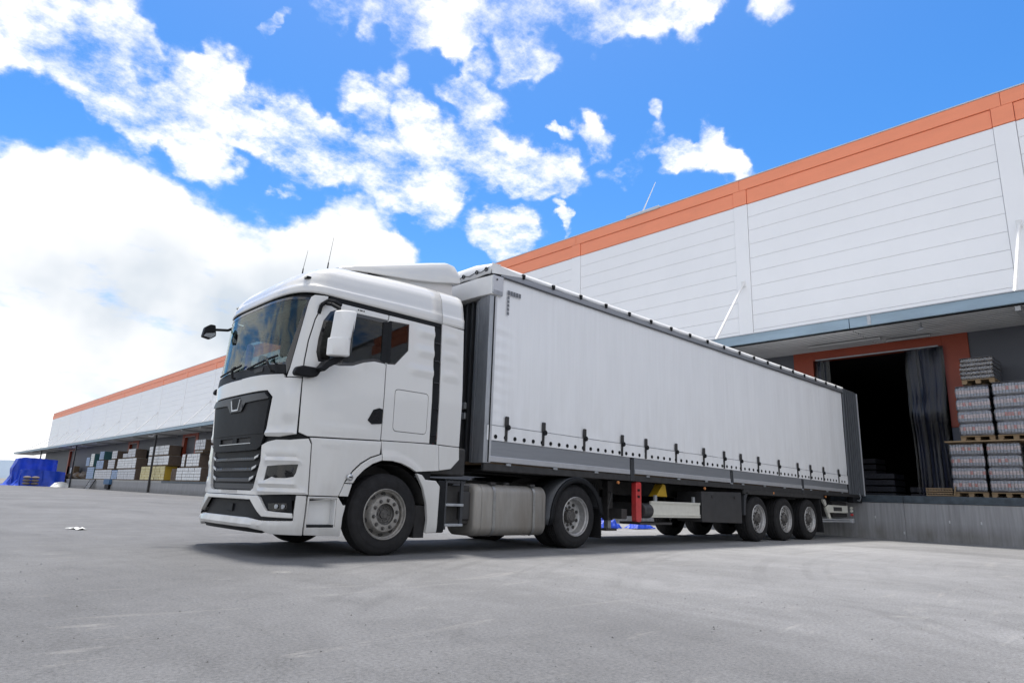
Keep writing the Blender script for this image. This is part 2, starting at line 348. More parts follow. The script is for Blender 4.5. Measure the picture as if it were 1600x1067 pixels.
def panel(name, loops, m, parent, fmap, th=.03, step=.06, bevel=.005, relief=None, off=0.0, seg=2, smooth=True):
    loops = [subdiv(l, step) for l in loops]
    pts = []; edges = []
    for l in loops:
        k = len(pts); pts += l; edges += [(k+i, k+(i+1) % len(l)) for i in range(len(l))]
    nb = len(pts)
    xs = [p[0] for p in loops[0]]; ys = [p[1] for p in loops[0]]
    ni = int((max(xs)-min(xs))/step); nj = int((max(ys)-min(ys))/step)
    for i in range(1, ni+1):
        for j in range(1, nj+1):
            p = (min(xs)+i*(max(xs)-min(xs))/(ni+1), min(ys)+j*(max(ys)-min(ys))/(nj+1))
            if inside(p, loops[0]) and not any(inside(p, h) for h in loops[1:]) and distb(p, loops) > step*.45: pts.append(p)
    V, E_, Fc, ov, oe, of = delaunay_2d_cdt([Vector(p) for p in pts], edges, [], 0, 1e-5)
    tri = []
    for f in Fc:
        c = (sum(V[i].x for i in f)/3, sum(V[i].y for i in f)/3)
        if inside(c, loops[0]) and not any(inside(c, h) for h in loops[1:]): tri.append(tuple(f))
    e = 1e-3; top = []; bot = []
    for p in V:
        a = Vector(fmap(p.x, p.y)); du = Vector(fmap(p.x+e, p.y))-a; dv = Vector(fmap(p.x, p.y+e))-a; n = du.cross(dv).normalized()
        if n.dot(fmap_out(fmap, p.x, p.y)) < 0: n = -n
        h = off+(relief(p.x, p.y) if relief else 0)
        top.append(a+n*h); bot.append(a+n*(off-th))
    bm = bmesh.new(); tv = [bm.verts.new(p) for p in top]; bv = [bm.verts.new(p) for p in bot]
    for t in tri:
        bm.faces.new([tv[i] for i in t]); bm.faces.new([bv[i] for i in t[::-1]])
    cnt = {}
    for t in tri:
        for a, b in ((t[0], t[1]), (t[1], t[2]), (t[2], t[0])):
            cnt[(a, b)] = 1
    for a, b in list(cnt):
        if (b, a) not in cnt: bm.faces.new([tv[b], tv[a], bv[a], bv[b]])
    for v in [v for v in bm.verts if not v.link_faces]: bm.verts.remove(v)
    bmesh.ops.recalc_face_normals(bm, faces=bm.faces)
    me = bpy.data.meshes.new(name); bm.to_mesh(me); bm.free()
    return link(name, me, m, parent, smooth, 38, bevel, seg)
OUTC = {}
def fmap_out(fmap, u, v):
    a = Vector(fmap(u, v)); return a-OUTC.get(fmap, Vector((0, 1.25, 1.8)))

# ------------------------------------------------------------------ ground
def ground():
    me = bpy.data.meshes.new('ground'); bm = bmesh.new()
    bmesh.ops.create_grid(bm, x_segments=40, y_segments=40, size=3500)
    bm.to_mesh(me); bm.free()
    m = bpy.data.materials.new('asphalt'); m.use_nodes = True; t = m.node_tree; b = t.nodes['Principled BSDF']
    def nd(k, **a):
        n = t.nodes.new(k)
        for x, y in a.items(): setattr(n, x, y)
        return n
    g = nd('ShaderNodeNewGeometry'); P = g.outputs['Position']
    def noise_(scale, detail=6, rough=.6, st=(1, 1, 1), rot=0, dist=0):
        mp = nd('ShaderNodeMapping'); mp.inputs['Scale'].default_value = st; mp.inputs['Rotation'].default_value = (0, 0, rot); t.links.new(P, mp.inputs[0])
        n = nd('ShaderNodeTexNoise'); n.inputs['Scale'].default_value = scale; n.inputs['Detail'].default_value = detail; n.inputs['Roughness'].default_value = rough; n.inputs['Distortion'].default_value = dist
        t.links.new(mp.outputs[0], n.inputs[0]); return n.outputs[0]
    def mapr(s, a, b_, c, d):
        n = nd('ShaderNodeMapRange'); t.links.new(s, n.inputs[0])
        for i, v in enumerate((a, b_, c, d)): n.inputs[i+1].default_value = v
        return n.outputs[0]
    def mul(a, b_):
        n = nd('ShaderNodeMath', operation='MULTIPLY')
        for i, s in enumerate((a, b_)):
            if isinstance(s, float): n.inputs[i].default_value = s
            else: t.links.new(s, n.inputs[i])
        return n.outputs[0]
    v = mul(mapr(noise_(.16, 5), .3, .7, .80, 1.16), mapr(noise_(2.6, 9, .74), .3, .7, .90, 1.09))
    v = mul(v, mapr(noise_(48, 6, .8), .3, .7, .52, 1.44))
    v = mul(v, mapr(noise_(300, 2, .7), .35, .65, .72, 1.30))
    v = mul(v, mapr(noise_(26, 3, .6), .66, .72, 1.0, .45))
    # faint curved rubber smears and pale dust swipes left by turning lorries
    v = mul(v, mapr(noise_(1.6, 6, .6, (2.6, .5, 1), -.35, 1.6), .52, .70, 1.0, .90))
    dust = mapr(noise_(1.1, 8, .72, (.45, 2.4, 1), .9, 1.6), .58, .74, 0.0, .60)
    # arcs of rubber left by lorries swinging round in front of the dock
    dv = nd('ShaderNodeVectorMath', operation='DISTANCE'); t.links.new(P, dv.inputs[0]); dv.inputs[1].default_value = (9.0, -15.0, 0)
    wv_ = nd('ShaderNodeTexNoise', noise_dimensions='1D'); t.links.new(dv.outputs['Value'], wv_.inputs['W']); wv_.inputs['Scale'].default_value = 5.5; wv_.inputs['Detail'].default_value = 5
    arc = mapr(wv_.outputs[0], .52, .66, 0.0, .11); am = mapr(noise_(.35, 4, .6), .42, .60, 0.0, 1.0)
    arcm = nd('ShaderNodeMath', operation='SUBTRACT'); arcm.inputs[0].default_value = 1.0; t.links.new(mul(arc, am), arcm.inputs[1]); v = mul(v, arcm.outputs[0])
    # vignette darkening at near left and grazing sheen farther off, painted into the tone
    sp = nd('ShaderNodeSeparateXYZ'); t.links.new(P, sp.inputs[0])
    lat = nd('ShaderNodeVectorMath', operation='DOT_PRODUCT'); t.links.new(P, lat.inputs[0]); lat.inputs[1].default_value = (.73, -.68, 0)
    v = mul(v, mapr(lat.outputs['Value'], -1.0, 5.0, .66, 1.24)); v = mul(v, mapr(sp.outputs[1], -5.0, 4.0, .94, 1.24))
    v = mul(v, mapr(noise_(.55, 6, .62, (1, .45, 1), -.6, .8), .35, .66, .86, 1.12))
    base = nd('ShaderNodeVectorMath', operation='SCALE'); base.inputs[0].default_value = (.178, .180, .184); t.links.new(v, base.inputs['Scale'])
    mc = nd('ShaderNodeMix', data_type='RGBA'); t.links.new(dust, mc.inputs[0]); t.links.new(base.outputs[0], mc.inputs[6]); mc.inputs[7].default_value = (.34, .33, .31, 1)
    t.links.new(mc.outputs[2], b.inputs['Base Color']); b.inputs['Roughness'].default_value = .82; b.inputs['Specular IOR Level'].default_value = .35
    bp = nd('ShaderNodeBump'); bp.inputs['Strength'].default_value = .55; bp.inputs['Distance'].default_value = .008
    t.links.new(noise_(140, 4, .7), bp.inputs['Height']); t.links.new(bp.outputs[0], b.inputs['Normal'])
    o = link('ground', me, m, None, False); tag(o, kind='structure')
ground()

# ================================================================== TRACTOR
RINGS = [(0.15,1.19,-1.40),(0.25,1.235,-1.46),(0.33,1.25,-1.49),(0.45,1.25,-1.47),(0.70,1.25,-1.455),(1.3,1.25,-1.465),(1.95,1.25,-1.49),(3.05,1.205,-1.42)]
XR = -.89; NT = 400; _tab = []; _L = 0; _q = (-1.49, 0.0)
for i in range(NT+1):
    th = pi/2*(i/NT); yy = 1.25*math.sqrt(max(0, sin(th))); xx = -1.49+.6*(1-math.sqrt(max(0, cos(th))))
    _L += math.hypot(xx-_q[0], yy-_q[1]); _q = (xx, yy); _tab.append((_L, th))
LF = _L; _Ls = [a for a, b in _tab]
def ring(z):
    if z <= RINGS[0][0]: return RINGS[0][1:]
    for a, b in zip(RINGS, RINGS[1:]):
        if z <= b[0]:
            t = (z-a[0])/(b[0]-a[0]); return (a[1]+(b[1]-a[1])*t, a[2]+(b[2]-a[2])*t)
    return RINGS[-1][1:]
def plan(u, w_, xc, xr):
    s = 1 if u >= 0 else -1; a = abs(u)
    if a >= LF: return (XR+(a-LF), 1.25-s*w_)
    i = min(max(bisect.bisect_left(_Ls, a), 1), NT); t = (a-_Ls[i-1])/(_Ls[i]-_Ls[i-1]+1e-12); th = _tab[i-1][1]+(_tab[i][1]-_tab[i-1][1])*t
    return (xc+(xr-xc)*(1-math.sqrt(max(0, cos(th)))), 1.25-s*w_*math.sqrt(max(0, sin(th))))
def S(u, z):
    w_, xc = ring(z); x, y = plan(u, w_, xc, XR); return (x, y, z)
def U(x): return x+2.535
def sx(pts): return [(U(x), z) for x, z in pts]
def gau(d, s): return math.exp(-(d/s)**2)

truck = thing('tractor_unit', 'white cab-over lorry tractor with black grille, parked in front of the curtain trailer', 'truck', (0, 1.25, 0))
T = truck
def both(name, loops, m, **k):
    a = panel(name, loops, m, T, S, **k)
    k2 = dict(k)
    if k.get('relief'):
        rf = k['relief']; k2['relief'] = lambda u, z: rf(-u, z)
    b = panel(name, [[(-u, z) for u, z in l[::-1]] for l in loops], m, T, S, **k2)
    return a, b
def sym(half):   # half outline (u>=0) listed bottom/top order, closed by its mirror image
    return half+[(-u, z) for u, z in half[::-1] if abs(u) > 1e-6]

# --- black inner shell behind the panel gaps
ws_out = sym([(1.085,2.03),(1.10,2.12),(1.225,2.93),(1.245,2.975),(.9,3.0),(.45,3.012)])
dwin = [(1.44,2.215),(1.405,2.33),(1.415,2.50),(1.455,2.72),(1.54,2.85),(1.66,2.905),(2.365,2.915),(2.365,2.335),(2.20,2.34),(2.05,2.30),(1.90,2.235),(1.72,2.205)]
qwin = [(2.395,2.915),(2.70,2.93),(2.705,2.57),(2.51,2.35),(2.395,2.338)]
def arch_pts(r, a0, a1, n=12, cx=0.0, cz=.50):
    return [(cx+r*cos(R(a0+(a1-a0)*i/n)), cz+r*sin(R(a0+(a1-a0)*i/n))) for i in range(n+1)]
shell = [(0,.74),(.6,.74),(1.2,.62),(1.5,.62)]+[(1.86,.66)]+sx(arch_pts(.66, 155, 25))+[(U(.66),.98),(U(.66),3.03),(1.5,3.03),(0,3.03)]
fullshell = shell+[(-u, z) for u, z in shell[::-1]]
ff = [p for i, p in enumerate(fullshell) if i == 0 or (abs(p[0]-fullshell[i-1][0])+abs(p[1]-fullshell[i-1][1])) > 1e-5]
ff = ff[:-1] if abs(ff[0][0]-ff[-1][0])+abs(ff[0][1]-ff[-1][1]) < 1e-5 else ff
mir = lambda l: [(-u, z) for u, z in l[::-1]]
panel('cab_frame', [ff, ws_out, dwin, mir(dwin), qwin, mir(qwin)], black, T, S, th=.02, step=.09, bevel=0, off=-.034)

# --- doors
def door_relief(u, z):
    h = .010*gau(z-1.46, .022)*(1 if 1.45 < u < 2.30 else 0)*min(1, (u-1.45)*8)*min(1, (2.30-u)*8)
    h += .006*gau(z-2.03, .03)*(u < 1.75)
    h += .012*max(0, min(1, (z-1.5)/.05))*0
    h -= .010*gau(z-1.60-(u-1.9)*0, .02)*(0)
    h += .010*max(0, 1-abs(z-2.19-(0.11 if u > 2 else 0))/.06)
    return h
door_loop = [(1.292,1.375),(1.288,2.00),(1.283,2.20),(1.300,2.45),(1.352,2.72),(1.425,2.90),(1.505,2.972),(1.56,2.985),(2.371,2.985),(2.371,1.372),(1.80,1.352),(1.40,1.338)]
doors = both('door', [door_loop, dwin], white, th=.03, step=.055, relief=door_relief, bevel=.006)
wf = [(1.44+.035,2.25),(1.405+.045,2.35),(1.46,2.50),(1.50,2.70),(1.57,2.815),(1.67,2.86),(2.30,2.868),(2.30,2.375),(2.19,2.375),(2.04,2.335),(1.89,2.27),(1.72,2.243)]
for g in (1, -1):
    q = lambda l: l if g == 1 else mir(l)
    d = doors[0] if g == 1 else doors[1]
    panel('window_seal', [q([(u, z) for u, z in dwin]), q(wf)], gloss_black, d, S, th=.012, step=.08, bevel=.002, off=-.006)
    panel('side_window', [q(wf)], sideglass, d, S, th=.004, step=.15, bevel=0, off=-.010)
# black plastic panel between window and door edge, handle pocket
for g in (1, -1):
    d = doors[0] if g == 1 else doors[1]
    q = lambda l: l if g == 1 else mir(l)
    panel('door_handle', [q(sx([(-.37,1.60),(-.30,1.735),(-.22,1.765),(-.168,1.755),(-.168,1.575),(-.31,1.555)]))], black, d, S, th=.02, step=.05, bevel=.004, off=.012)
    panel('handle_pocket', [q(sx([(-.33,1.61),(-.28,1.70),(-.22,1.72),(-.22,1.60)]))], gloss_black, d, S, th=.004, step=.05, bevel=0, off=.017)
# --- rear side panel with quarter window, ribs and locker hatch
def side_relief(u, z):
    x = u-2.535; h = 0
    for zz in (2.83, 2.57, 2.30):
        e = min(1, max(0, (x-.27+(.1 if zz < 2.4 else 0))/.10))
        if x > .16: h += .020*e*max(0, 1-((z-zz-.05)/.06))*(zz+.05 < z+.0001 <= zz+.11) + .020*e*(1 if zz < z <= zz+.05 else max(0, 1-abs(z-zz)/.02))
    return h
hatch = rounded(sx([(.00,1.50),(.525,1.50),(.53,2.04),(-.005,2.04)]), .06)
rs_loop = sx([(-.152,1.375),(.585,1.395),(.585,2.985),(-.152,2.985)])
for g in (1, -1):
    q = (lambda l: l) if g == 1 else mir
    panel('window_pillar', [q([(2.300,2.362),(2.378,2.350),(2.378,2.898),(2.300,2.880)])], black, doors[0] if g == 1 else doors[1], S, th=.01, step=.1, bevel=.002, off=.004)
sides = both('side_panel', [rs_loop, qwin, hatch], white, th=.03, step=.045, relief=side_relief, bevel=.005)
for g in (1, -1):
    q = lambda l: l if g == 1 else mir(l)
    d = sides[0] if g == 1 else sides[1]
    hin = rounded(sx([(.007,1.507),(.518,1.507),(.523,2.033),(.002,2.033)]), .055)
    panel('locker_hatch', [q(hin)], white, d, S, th=.02, step=.08, bevel=.003)
    panel('window_pillar', [q([(2.379,2.348),(2.43,2.352),(2.43,2.915),(2.379,2.905)])], black, d, S, th=.01, step=.1, bevel=.002, off=.004)
    panel('quarter_window', [q(qwin)], gloss_black if 0 else sideglass, d, S, th=.004, step=.15, bevel=0, off=-.006)
    panel('window_seal', [q(qwin), q([(2.41,2.90),(2.685,2.914),(2.69,2.577),(2.505,2.366),(2.41,2.355)])], gloss_black, d, S, th=.01, step=.1, bevel=0, off=-.004)
# --- black strips
both('roof_strip', [[(1.50,2.992),(U(.70),2.992),(U(.70),3.045),(1.53,3.045)]], black, th=.02, step=.12, bevel=.002, off=-.008)
vs_ = both('air_intake_strip', [sx([(.592,1.40),(.70,1.40),(.70,2.985),(.592,2.985)])], black, th=.02, step=.12, bevel=.002, off=-.012)
for g in (0, 1):
    for zz in (1.5, 1.85, 2.2, 2.5, 2.75):
        y = (-.004 if g == 0 else 2.504)+(0.045*(zz-1.95)/1.1 if zz > 1.95 else 0)*(1 if g == 0 else -1)
        MB().box(.60, .69, y-.006, y+.006, zz, zz+.012).build('rib', gloss_black, vs_[g], bevel=.002)
# --- extender behind the cab
def ext_relief(u, z):
    x = u-2.535; h = 0
    for zz in (2.83, 2.57, 2.30):
        h += .016*(1 if zz < z <= zz+.05 else max(0, 1-abs(z-zz-.05)/.05))*min(1, max(0, (x-.72)/.05))*min(1, max(0, (1.05-x)/.1))
    return h
both('side_deflector', [sx([(.712,1.392),(1.09,1.385),(1.105,2.2),(1.10,3.035),(.712,3.05)])], white, th=.025, step=.05, relief=ext_relief, bevel=.005)
both('lower_deflector', [sx([(.745,1.380),(1.09,1.375),(1.10,1.215),(.965,1.085),(.775,1.055)])], white, th=.025, step=.08, bevel=.005)
# --- sills, arch and step block
sill = [(1.43,1.325),(1.465,1.265),(1.487,.683),(1.865,.683)]+[(1.935,.86),(2.02,.985),(2.12,1.08),(2.25,1.16),(2.381,1.205),(2.385,1.36),(1.80,1.338)]
both('step_cover', [sill], white, th=.025, step=.06, bevel=.006, relief=lambda u, z: .010*gau(z-1.29, .03)*(u > 1.6))
lip = sx([(-.598,.838),(-.50,.975),(-.40,1.068),(-.28,1.145),(-.128,1.20),(-.122,1.128),(-.25,1.08),(-.36,1.005),(-.45,.915),(-.50,.838)])
both('wheel_arch_trim', [lip], white, th=.05, step=.05, bevel=.008, off=.012)
both('wheel_arch_end', [sx([(-.662,.684),(-.605,.828),(-.508,.828),(-.548,.684)])], white, th=.05, step=.05, bevel=.005, off=.010)
def arch_relief(u, z):
    x = u-2.535; r = math.hypot(x, z-.48); return .014*max(0, min(1, (.75-r)/.03))
rear_arch = sx([(-.148,1.365),(.30,1.378),(.738,1.385),(.768,1.050),(.40,1.018),(.30,1.066),(.17,1.11),(.03,1.132),(-.115,1.128),(-.12,1.20)])
both('rear_arch_panel', [rear_arch], white, th=.035, step=.04, bevel=.006, relief=arch_relief)
bw = sx([(.415,1.00),(.50,.985),(.56,.925),(.73,.92),(.80,.85),(.79,.262),(.618,.256),(.628,.42),(.60,.62),(.53,.82)])
both('rear_wing', [bw], white, th=.06, step=.06, bevel=.012, off=.006)
stepb = [(1.482,.673),(1.868,.673),(1.94,.58),(1.972,.585),(1.945,.44),(1.94,.232),(1.482,.247)]
sh = [(1.505,.335),(1.855,.335),(1.855,.655),(1.505,.655)]
sb = both('step_block', [stepb, sh], white, th=.03, step=.06, bevel=.01)
for g, sgn in ((0, 1), (1, -1)):
    y0 = 0.0 if sgn == 1 else 2.5
    m_ = MB().box(-1.035, -.675, y0+sgn*.13, y0+sgn*.15, .335, .66); m_.box(-.69, -.675, y0+sgn*.025, y0+sgn*.13, .335, .66); m_.box(-1.04, -1.025, y0+sgn*.028, y0+sgn*.13, .335, .66); m_.box(-1.03, -.68, y0+sgn*.028, y0+sgn*.13, .645, .66)
    m_.build('step_recess', whiteplain, sb[g])
    MB().box(-1.025, -.70, y0+sgn*-.002, y0+sgn*.13, .335, .362).build('step_tread', black, sb[g], bevel=.004)

# --- front: A pillars, windscreen, hood, grille
both('a_pillar', [[(1.092,2.008),(1.276,2.008),(1.270,2.20),(1.287,2.45),(1.338,2.72),(1.41,2.905),(1.488,2.99),(1.49,3.035),(1.30,3.02),(1.258,2.99),(1.235,2.92),(1.12,2.12)]], white, th=.03, step=.06, bevel=.006)
panel('windscreen_frame', [sym([(1.075,2.045),(1.112,2.14),(1.228,2.92),(1.250,2.985),(.9,3.008),(.45,3.02)]), sym([(1.03,2.19),(1.20,2.91),(1.21,2.955),(.9,2.975),(.45,2.985)])], gloss_black, T, S, th=.012, step=.09, bevel=.002, off=-.008)
panel('windscreen', [sym([(1.03,2.19),(1.20,2.91),(1.21,2.955),(.9,2.975),(.45,2.985)])], wscreen, T, S, th=.005, step=.16, bevel=0, off=-.010)
def hood_relief(u, z):
    a = abs(u)
    t = min(1, max(0, (a-1.075)/.03))*min(1, max(0, (1.27-a)/.02))*min(1, max(0, (1.855-z)/.03))*min(1, max(0, (z-1.50)/.04))
    h = .012*t
    h += .016*max(0, 1-abs(z-1.365)/.035)*(a > .8)
    h += .010*max(0, min(1, (z-1.99)/.04))
    return h*(1.5 if u > 0 else .7)
gtop = [(.772,1.842),(.40,1.848),(.12,1.845)]
hood = [(1.272,1.352),(1.278,1.995),(1.062,1.998),(1.048,2.036),(.6,2.060),(.3,2.068)]
hood_in = [(.25,1.870),(.60,1.868),(.785,1.862),(.893,1.78),(.815,1.352),(.83,1.325),(1.06,1.318)]
hl = [(-u, z) for u, z in hood[::-1]]
outer = hood_in+[(1.272,1.352)]+hood[1:]+[(-u, z) for u, z in hood[::-1]]+[(-u, z) for u, z in hood_in[::-1]]
panel('hood_panel', [outer], white, T, S, th=.03, step=.05, bevel=.007, relief=hood_relief)
gp = sym([(.0,1.846),(.40,1.848),(.772,1.842),(.872,1.772),(.800,1.345),(.742,1.215),(.66,1.178),(.3,1.172)][1:]+[])
def grille_relief(u, z):
    a = abs(u); zb = 1.765-.115*max(0, 1-max(0, a-.13)/.14) if a < .27 else 1.765
    h = .016*max(0, min(1, (z-zb)/.02)); zz = 1.70-(.035 if a < .25 else 0)
    h += .006*max(0, 1-abs(z-zz)/.012)*(a < .72)
    return h
slot = lambda u0, u1: [(u0,1.268),(u1,1.268),(u1+.02*(1 if u1 > 0 else -1)*(abs(u1) > .3),1.328),(u0+.02*(1 if u0 > 0 else -1)*(abs(u0) > .3),1.328)]
gr = panel('grille_panel', [gp, slot(.055,.46), slot(-.46,-.055)], black, T, S, th=.03, step=.035, bevel=.005, relief=grille_relief, off=.004)
panel('slot_backing', [[(-.52,1.24),(.52,1.24),(.52,1.35),(-.52,1.35)]], dark, gr, S, th=.006, step=.2, bevel=0, off=-.02)
panel('slot_rim', [[(-.485,1.255),(.485,1.255),(.49,1.263),(-.49,1.263)]], silver, gr, S, th=.006, step=.2, bevel=0, off=.008)
panel('grille_strip', [[(.860,1.772),(.765,1.833),(.40,1.840),(-.40,1.840),(-.765,1.833),(-.860,1.772),(-.848,1.760),(-.28,1.748),(-.17,1.652),(.17,1.652),(.28,1.748),(.848,1.760)]], grille_grey, gr, S, th=.012, step=.05, bevel=.004, off=.028)
# matte lower face of the grille flap
panel('grille_flap', [sym([(.795,1.755),(.72,1.35),(.40,1.335),(.001,1.335),(.001,1.64),(.16,1.64),(.26,1.735)][:5] if 0 else [(.855,1.752),(.795,1.36),(.40,1.345)]+[(.12,1.345)])[:0] or [(.855,1.752),(.787,1.36),(-.787,1.36),(-.855,1.752),(-.28,1.740),(-.16,1.640),(.16,1.640),(.28,1.740)]], black, gr, S, th=.008, step=.06, bevel=.003, off=.010)
# shield-shaped badge: black trapezium with bright rim
panel('badge', [[(.125,1.825),(-.125,1.825),(-.075,1.690),(.075,1.690)]], black, gr, S, th=.012, step=.1, bevel=.004, off=.034)
panel('badge_rim', [[(.145,1.80),(.095,1.665),(-.095,1.665),(-.145,1.80),(-.128,1.805),(-.083,1.685),(.083,1.685),(.128,1.805)]], silver, gr, S, th=.014, step=.1, bevel=.004, off=.040)
# recess with three bars
rec = sym([(.79,1.19),(.765,1.05),(.665,.74),(.60,.716),(.25,.70)])
bk = panel('grille_mesh', [rec], black, T, S, th=.02, step=.12, bevel=0, off=-.07)
for k, (zt, zb, ut, ub) in enumerate([(1.105,1.062,.715,.60),(.985,.938,.685,.56),(.865,.813,.645,.52)]):
    pts = [(ut,zt+.02),(ut-.02,zt-.01),(ub,zb-.004),(-ub,zb-.004),(-ut+.02,zt-.01),(-ut,zt+.02),(-ub-.02,zt-.002),(-ub+.03,zt-.012),(ub-.03,zt-.012),(ub+.02,zt-.002)]
    b_ = panel('grille_bar', [pts], grille_grey, T, S, th=.05, step=.06, bevel=.006, off=-.012)
    for s in (1, -1):
        panel('bar_tip', [[(s*(ut-.005),zt+.022),(s*(ut-.022),zt-.012),(s*(ub+.005),zb+.004),(s*(ub+.01),zt-.006)]], silver, b_, S, th=.02, step=.06, bevel=.004, off=-.004)
panel('grille_lower_mesh', [sym([(.655,.775),(.63,.735),(.58,.718),(.25,.712)]+[]) if 0 else [(.63,.79),(.62,.735),(.58,.722),(-.58,.722),(-.62,.735),(-.63,.79)]], grille_grey, T, S, th=.02, step=.08, bevel=.004, off=-.03)
# upper bumper with headlamps
hlamp = [(.912,.990),(1.326,1.018),(1.31,.925),(1.285,.878),(1.20,.862),(1.06,.860),(1.01,.872),(.95,.850),(.876,.829)]
ub_ = [(.763,1.225),(.87,1.262),(1.02,1.285),(1.20,1.285),(1.415,1.312),(1.452,1.25),(1.472,.688),(1.262,.688),(.80,.668),(.3,.668)]
def ub_relief(u, z):
    a = abs(u); h = 0
    if a > .80:
        for zz in (1.155, 1.06): h += .020*max(0, 1-abs(z-zz)/.030)*min(1, max(0, (a-.84)/.05))*min(1, max(0, (1.38-a)/.08))
        h += .016*max(0, 1-abs(z-.80)/.035)*(a > .8)*(a < 1.3)
        h += .018*max(0, 1-abs(z-.705)/.03)
    return h*(1.4 if u > 0 else .6)
ubo = ub_+[(-u, z) for u, z in ub_[::-1]]+[(-.775,1.05),(-.672,.74),(-.61,.712),(.61,.712),(.672,.74),(.775,1.05)]
ub = panel('upper_bumper', [ubo, hlamp, mir(hlamp)], white, T, S, th=.04, step=.045, bevel=.008, relief=ub_relief)
for s in (1, -1):
    q = (lambda l: l) if s == 1 else mir
    h = panel('headlight', [q(hlamp)], black, T, S, th=.02, step=.08, bevel=0, off=-.05)
    panel('lamp_glass', [q([(u*.999, z) for u, z in hlamp])], lens, h, S, th=.004, step=.08, bevel=0, off=-.008)
    for (u, z, r) in ((1.235,.955,.038),(1.15,.925,.030),(1.03,.93,.028)):
        c = Vector(S(s*u, z)); c.x += .035; c.y += s*.02
        n = Vector((-1, -s*.25, 0)).normalized()
        MB().cyl(c, c+n*.02, r, r*.85, 20).build('reflector', grille_grey, h, bevel=.003)
# lower bumper
lb = [(0,.300),(.40,.302),(.70,.305),(.98,.283),(1.075,.255),(1.468,.243),(1.466,.676),(1.338,.680),(1.338,.405),(1.0,.398),(.90,.398),(.66,.418),(0,.430)]
lbo = [p for p in lb if p[0] > 0]+[(-u, z) for u, z in lb[::-1] if u > 0]
low = panel('lower_bumper', [lbo], white, T, S, th=.05, step=.05, bevel=.012, relief=lambda u, z: .016*gau(z-.36, .03)*(abs(u) < 1.0))
band = [(.60,.660),(.795,.662),(.845,.640),(.998,.502),(1.322,.484),(1.335,.430),(.945,.436),(.86,.480),(.655,.612),(.3,.612)]
bo = band+[(-u, z) for u, z in band[::-1]]
panel('bumper_band', [bo], white, T, S, th=.05, step=.05, bevel=.008, off=.012)
panel('air_intake', [[(.66,.625),(.93,.41),(-.93,.41),(-.66,.625)]], black, T, S, th=.02, step=.1, bevel=0, off=-.06)
panel('radar_cover', [[(.09,.56),(.09,.47),(-.09,.47),(-.09,.56)]], black, T, S, th=.02, step=.1, bevel=.004, off=-.04)
for s in (1, -1):
    q = (lambda l: l) if s == 1 else mir
    fb = panel('fog_lamp_housing', [q([(.81,.676),(1.245,.684),(1.29,.66),(1.326,.47),(.99,.49)])], black, T, S, th=.02, step=.06, bevel=.004, off=-.022)
    panel('fog_lamp', [q([(.985,.585),(1.24,.59),(1.265,.515),(1.03,.505)])], lens, fb, S, th=.006, step=.08, bevel=0, off=-.012)
    for u in (1.12, 1.20):
        c = Vector(S(s*u, .552)); c.x += .012
        MB().cyl(c, c+Vector((-.012, -s*.003, 0)), .026, .024, 16).build('reflector', steel, fb)
    panel('bumper_gap_trim', [q([(.90,.432),(.945,.405),(1.338,.408),(1.338,.428)])], black, T, S, th=.02, step=.08, bevel=.002, off=.004)
panel('under_lip', [[(-1.0,.29),(1.0,.29),(1.06,.262),(.9,.225),(-.9,.225)]], black, T, S, th=.03, step=.1, bevel=.004, off=-.05)
# dark flap between bumper corner and hood
both('corner_gap_trim', [[(.80,1.21),(.835,1.322),(1.08,1.318),(1.28,1.372),(1.40,1.325),(1.02,1.27)]], black, th=.02, step=.06, bevel=0, off=-.03)
# --- roof: one crowned shell over the cab and a second over the deflector section
RR = [(1.205,-1.42,3.05,3.05),(1.203,-1.408,3.14,3.17),(1.186,-1.385,3.165,3.205),(1.172,-1.350,3.25,3.29),(1.145,-1.27,3.345,3.42),(1.09,-1.15,3.42,3.515),(1.0,-1.0,3.485,3.575),(.80,-.85,3.545,3.63),(.45,-.65,3.60,3.67),(.0,-.45,3.625,3.69)]
def roof(name, x0, x1, front):
    us = [i/26*LF for i in range(27)]+[0] if 0 else None
    vs = []; fs = []; cols = []
    if front: ul = [LF*i/22 for i in range(-22, 23)]
    else: ul = []
    side = [x0+(x1-x0)*i/8 for i in range(9)]
    row = [('s', -1, x) for x in side[::-1]]+([('f', u) for u in ul[1:-1]] if front else [])+[('s', 1, x) for x in side]
    # interpolate rings finely
    rings = []
    for a, b in zip(RR, RR[1:]):
        for k in range(3): rings.append(tuple(a[i]+(b[i]-a[i])*k/3 for i in range(4)))
    rings.append(RR[-1])
    for (w_, xc, zf, zr) in rings:
        for c in row:
            if c[0] == 's':
                x = c[2]
                if front and x < XR+.001: x, _ = plan(LF, w_, xc, max(XR, xc+.35))
                if front: x = max(x, max(XR, xc+.35))
                y = 1.25-c[1]*w_
            else: x, y = plan(c[1], w_, xc, max(XR, xc+.35))
            t = min(1, max(0, (x-(-1.3))/1.9)); t = t*t*(3-2*t)
            z = zf+(zr-zf)*t
            if name != 'roof' or True:
                zz = z-3.05
                z -= .010*gau(z-3.17, .035)*0
            vs.append((x, y, z))
    nr = len(row)
    for r_ in range(len(rings)-1):
        for c in range(nr-1):
            fs.append((r_*nr+c, r_*nr+c+1, (r_+1)*nr+c+1, (r_+1)*nr+c))
    bm = bmesh.new(); bv = [bm.verts.new(v) for v in vs]
    for f in fs:
        try: bm.faces.new([bv[i] for i in f])
        except ValueError: pass
    bmesh.ops.remove_doubles(bm, verts=bm.verts, dist=1e-4)
    bmesh.ops.recalc_face_normals(bm, faces=bm.faces)
    me = bpy.data.meshes.new(name); bm.to_mesh(me); bm.free()
    o = link(name, me, white, T, True, 60)
    s_ = o.modifiers.new('thickness', 'SOLIDIFY'); s_.thickness = .02; s_.offset = -1
    return o
roof_o = roof('roof', XR, .708, True)
